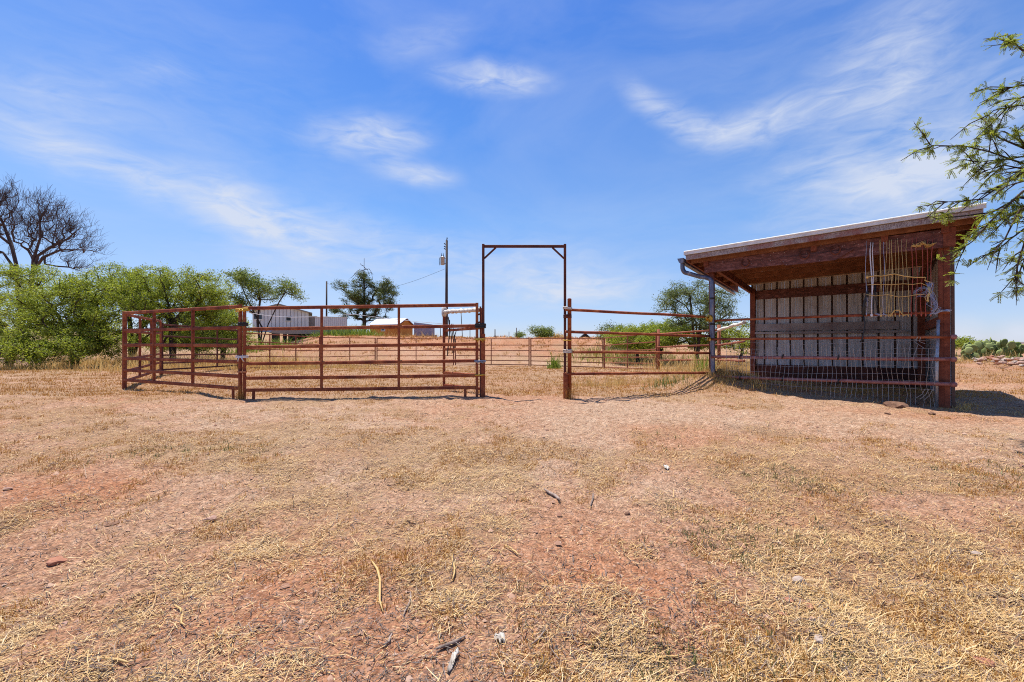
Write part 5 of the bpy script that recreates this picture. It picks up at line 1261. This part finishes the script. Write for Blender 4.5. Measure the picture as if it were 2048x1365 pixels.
def trailer():
    Y = 46; xa, xb = P(536, 0, Y).x, P(690, 0, Y).x; zt = CZ+(HY-659)/F*Y
    gz = min(zgf(xa+1, Y), zgf(xb-1, Y))
    r = thing('flatbed_trailer', ((xa+xb)/2, Y, gz), 'long low grey weathered trailer parked before the white house', 'trailer')
    m = MB(); pr = [(xa, Y, zt-.38), (xa+.5, Y, zt-.12), (xa+1.6, Y, zt), (xb, Y, zt+.05), (xb, Y, zt-.4), (xa+2, Y, zt-.5)]
    m.prism(pr, (0, 2.4, 0)); m.build('deck', M['greyroof'], r)
    MB().box(((xa+xb)/2+.6, Y+1.2, (zt-.5+gz)/2-.2), (xb-xa-2.6, 1.6, zt-.5-gz+.4)).build('underside_fill', M['dark'], r)  # solid dark box standing in for the shade under the open deck
    for t in (.08, .2, .27, .35, .44, .52, .6, .7, .78, .85, .93):
        x = xa+(xb-xa)*t; g = zgf(x, Y+.2)
        MB().box((x, Y+.3, (g+zt-.4)/2), (.25+.5*random.random(), .3, max(.1, zt-.4-g))).build('support', M['dark'], r)
    for t in (.55, .63):
        x = xa+(xb-xa)*t; g = zgf(x, Y+.1); m = MB(); pts = []
        for k_ in range(14): pts.append((x+math.cos(k_/14*6.283)*.3, Y+.12, g+.36+math.sin(k_/14*6.283)*.3))
        m.tube(pts, .1, 6, closed=True); m.build('wheel', M['black'], r, True)
trailer()
def orangeshed():
    Y = 54; rz = R(-24); c = onground(783, Y+1.4); W_, D_ = 4.2, 2.8; z0 = c.z-.1; ze = CZ+(HY-648.5)/F*Y; zt = CZ+(HY-637)/F*Y
    r = thing('orange_shed', Vector((c.x, c.y, z0)), 'small orange shed with a white metal roof', 'shed')
    R3 = Matrix.Rotation(-rz*1.0, 3, 'Z'); 
    def q(x, y, z): v = R3 @ Vector((x, y, 0)); return Vector((c.x+v.x, c.y+v.y, z))
    # ridge runs along x; the right-hand gable turns toward the viewer
    R3 = Matrix.Rotation(R(-22), 3, 'Z')
    w, d = W_/2, D_/2
    m = MB(); m.prism([q(-w, -d, z0), q(-w, d, z0), q(-w, d, ze), q(-w, 0, zt-.06), q(-w, -d, ze)], q(w, 0, 0)-q(-w, 0, 0)); m.build('wall', M['orange'], r)
    m = MB()
    for sg in (-1, 1):
        a = [q(-w-.15, sg*(d+.2), ze-.1), q(w+.15, sg*(d+.2), ze-.1), q(w+.15, 0, zt), q(-w-.15, 0, zt)]
        m.prism(a, (0, 0, .05))
    m.build('roof', M['roofwhite'], r)
    m = MB()
    for sg in (-1, 1): m.bar(q(w+.12, sg*(d+.15), ze-.14), q(w+.12, 0, zt-.04), .06, .14)
    m.build('barge_board', M['wood_red'], r)
    cw = P(780, 653, Y); xw = .15
    f_ = MB()
    f_.bar(q(-.45, -d-.02, ze-.62), q(.15, -d-.02, ze-.62), .04, .5); o = f_.build('window', M['white'], r)
    MB().bar(q(-.36, -d-.045, ze-.62), q(.06, -d-.045, ze-.62), .03, .3).build('pane', M['glass'], o)
orangeshed()
def container():
    Y = 60; xa, xb = P(828, 0, Y).x, P(863, 0, Y).x; z1 = CZ+(HY-645)/F*Y; g = zgf((xa+xb)/2, Y)-.1
    r = thing('storage_container', ((xa+xb)/2, Y+1.2, g), 'mauve grey box container right of the orange shed', 'container')
    MB().prism([(xa, Y, g), (xb, Y, g), (xb, Y, z1-.28), (xa, Y, z1)], (0, 2.4, 0)).build('body', M['mauve'], r)
    m = MB()
    for i in range(9): x = xa+.1+(xb-xa-.2)*i/8; m.box((x, Y-.02, (g+z1-.3)/2), (.07, .035, z1-.34-g))
    m.build('rib', M['mauve'], r)
    MB().box(((xa+xb)/2+1, Y-1.2, g+.42), (xb-xa-.2, .8, .75)).build('plinth', M['greyroof'], r)
container()
def hut():
    Y = 70; c = P(1171, 676, Y); g = zgf(c.x, Y)-.2; w = .85; 
    r = thing('hut', Vector((c.x, Y, g)), 'small dark pointed hut roof on the skyline right of the gateway', 'hut')
    zt = CZ+(HY-668)/F*Y; ze = zt-.62
    MB().box((c.x, Y+.6, (g+ze)/2), (w*1.5, 1.2, ze-g)).build('wall', M['trim'], r)
    m = MB(); m.prism([(c.x-w, Y-.1, ze), (c.x+w, Y-.1, ze), (c.x+.12, Y-.1, zt), (c.x-.12, Y-.1, zt)], (0, 1.4, 0)); m.build('roof', M['dark'], r)
hut()

# ------------------------------------------------------------------ sky and sun
SUN = Vector((-.66, .56, 3.05)).normalized()
el = math.asin(SUN.z); rot = math.atan2(SUN.x, SUN.y)
w = bpy.data.worlds.new('World'); SC.world = w; w.use_nodes = True; nt = w.node_tree
for n in list(nt.nodes): nt.nodes.remove(n)
out = nt.nodes.new('ShaderNodeOutputWorld'); bg = nt.nodes.new('ShaderNodeBackground'); nt.links.new(bg.outputs[0], out.inputs[0])
sky = nt.nodes.new('ShaderNodeTexSky'); sky.sky_type = 'NISHITA'; sky.sun_disc = False
sky.sun_elevation = el; sky.sun_rotation = rot; sky.altitude = 1400; sky.air_density = 1.0; sky.dust_density = .35; sky.ozone_density = 2.2
tc = nt.nodes.new('ShaderNodeTexCoord'); sp = nt.nodes.new('ShaderNodeSeparateXYZ'); nt.links.new(tc.outputs['Generated'], sp.inputs[0])
az = mth(nt, 'ARCTAN2', sp.outputs[0], sp.outputs[1]); ev = mth(nt, 'ARCSINE', sp.outputs[2])
cb = nt.nodes.new('ShaderNodeCombineXYZ'); nt.links.new(az, cb.inputs[0]); nt.links.new(ev, cb.inputs[1])
# wind-drawn wobble
nz = nd(nt, 'ShaderNodeTexNoise'); nz.inputs['Scale'].default_value = 4.0; nz.inputs['Detail'].default_value = 3; nt.links.new(cb.outputs[0], nz.inputs['Vector'])
vm = nd(nt, 'ShaderNodeVectorMath', operation='SUBTRACT'); nt.links.new(nz.outputs['Color'], vm.inputs[0]); vm.inputs[1].default_value = (.5, .5, .5)
vs = nd(nt, 'ShaderNodeVectorMath', operation='SCALE'); nt.links.new(vm.outputs[0], vs.inputs[0]); vs.inputs['Scale'].default_value = .055
va = nd(nt, 'ShaderNodeVectorMath', operation='ADD'); nt.links.new(cb.outputs[0], va.inputs[0]); nt.links.new(vs.outputs[0], va.inputs[1])
def azel(px, py):
    x, z = (px-1024)/F, (HY-py)/F; return math.atan2(x, 1), math.atan2(z, math.hypot(x, 1))
def puff(px0, py0, px1, py1, wd, strength):
    a0, e0 = azel(px0, py0); a1, e1 = azel(px1, py1)
    mp = nt.nodes.new('ShaderNodeMapping'); mp.vector_type = 'TEXTURE'
    mp.inputs['Location'].default_value = ((a0+a1)/2, (e0+e1)/2, 0); mp.inputs['Rotation'].default_value = (0, 0, math.atan2(e1-e0, a1-a0))
    mp.inputs['Scale'].default_value = (math.hypot(a1-a0, e1-e0)*.75, wd/F*1.3, 1)
    nt.links.new(va.outputs[0], mp.inputs[0])
    g = nd(nt, 'ShaderNodeTexGradient', gradient_type='SPHERICAL'); nt.links.new(mp.outputs[0], g.inputs[0])
    r_ = nd(nt, 'ShaderNodeMapRange', interpolation_type='SMOOTHSTEP'); nt.links.new(g.outputs['Fac'], r_.inputs[0]); r_.inputs[4].default_value = strength
    return r_.outputs[0]
PUFFS = [(-200, 120, 700, 330, 230, .12), (1350, 60, 2200, 330, 260, .10), (700, 540, 1500, 520, 130, .12), (870, 150, 1095, 162, 30, .8), (610, 272, 850, 276, 44, .75), (740, 340, 910, 358, 28, .6), (1270, 190, 1440, 272, 34, .45), (1360, 272, 1720, 205, 40, .6), (1650, 200, 1960, 60, 90, .6),
         (1520, 365, 2048, 265, 60, .5), (1720, 390, 2048, 340, 54, .5), (1900, 210, 2200, 180, 70, .4), (-80, 225, 330, 375, 34, .55), (240, 340, 640, 470, 48, .5), (450, 420, 900, 530, 66, .48), (800, 520, 1300, 570, 70, .45), (980, 600, 1320, 560, 40, .35),
         (-100, 170, 260, 220, 55, .28), (740, 85, 940, 65, 34, .25), (250, 150, 420, 140, 26, .2), (1890, 670, 1965, 662, 26, .9), (1985, 680, 2090, 664, 30, 1.), (1240, 150, 1330, 240, 30, .25), (400, 470, 700, 560, 90, .25), (1500, 470, 1900, 400, 60, .35)]
tot = None
for pf in PUFFS:
    o = puff(*pf); tot = o if tot is None else mth(nt, 'ADD', tot, o)
def streak(rotdeg, scale, sx):
    mp = nt.nodes.new('ShaderNodeMapping'); mp.inputs['Rotation'].default_value = (0, 0, R(rotdeg)); mp.inputs['Scale'].default_value = (1, sx, 1); nt.links.new(va.outputs[0], mp.inputs[0])
    return noise(nt, mp.outputs[0], scale, 7, .58, .8)
st = mth(nt, 'MULTIPLY', mth(nt, 'ADD', streak(18, 3.2, 3.2), streak(-6, 13, 3.4)), .5)
mr = nd(nt, 'ShaderNodeMapRange'); nt.links.new(st, mr.inputs[0]); mr.inputs[1].default_value = .36; mr.inputs[2].default_value = .66; mr.inputs[3].default_value = .16; mr.inputs[4].default_value = 1.2
cl = mth(nt, 'MULTIPLY', mth(nt, 'MULTIPLY', tot, 1.3), mr.outputs[0], True)
veil = nd(nt, 'ShaderNodeMapRange'); nt.links.new(streak(15, 1.6, 2.6), veil.inputs[0]); veil.inputs[1].default_value = .40; veil.inputs[2].default_value = .75; veil.inputs[4].default_value = .24
cl = mth(nt, 'ADD', cl, veil.outputs[0], True)
up = nd(nt, 'ShaderNodeMapRange', interpolation_type='SMOOTHSTEP'); nt.links.new(ev, up.inputs[0]); up.inputs[1].default_value = -.02; up.inputs[2].default_value = .02
cl = mth(nt, 'MULTIPLY', cl, up.outputs[0], True)
cl = mth(nt, 'MULTIPLY', cl, .9)
tint = mixc(nt, 1.0, sky.outputs[0], (1.02, 1.16, 1.30), 'MULTIPLY')
evd = nd(nt, 'ShaderNodeMapRange'); nt.links.new(ev, evd.inputs[0]); evd.inputs[1].default_value = 0; evd.inputs[2].default_value = R(40)
grad = ramp(nt, evd.outputs[0], [(0, (.44, .41, .52)), (.075, (.48, .45, .53)), (.14, (.54, .50, .53)), (.37, (.54, .62, .68)), (.65, (.43, .60, .77)), (.91, (.40, .575, .82)), (1, (.42, .59, .82))])
tint = mixc(nt, 1.0, tint, grad, 'MULTIPLY')
col = mixc(nt, cl, tint, (3.45, 3.75, 4.4))
nt.links.new(col, bg.inputs[0]); bg.inputs[1].default_value = .13
sl = bpy.data.lights.new('sun', 'SUN'); sl.energy = 4.6; sl.angle = R(.53); sl.color = (1, .955, .89)
so = bpy.data.objects.new('sun', sl); COL.objects.link(so); so.rotation_euler = SUN.to_track_quat('Z', 'Y').to_euler(); so.location = SUN*60

cam = bpy.data.cameras.new('camera'); co = bpy.data.objects.new('camera', cam); COL.objects.link(co)
cam.sensor_width = 36; cam.lens = F/2048*36; cam.clip_end = 8000; cam.clip_start = .05
co.location = (0, 0, CZ); co.rotation_euler = (R(90)+math.atan((HY-682.5)/F), 0, 0); SC.camera = co
SC.render.engine = 'CYCLES'
SC.view_settings.view_transform = 'Standard'; SC.view_settings.look = 'None'; SC.view_settings.exposure = .64; SC.view_settings.gamma = 1
SC.cycles.max_bounces = 6; SC.cycles.use_denoising = False; SC.cycles.filter_width = 1.05
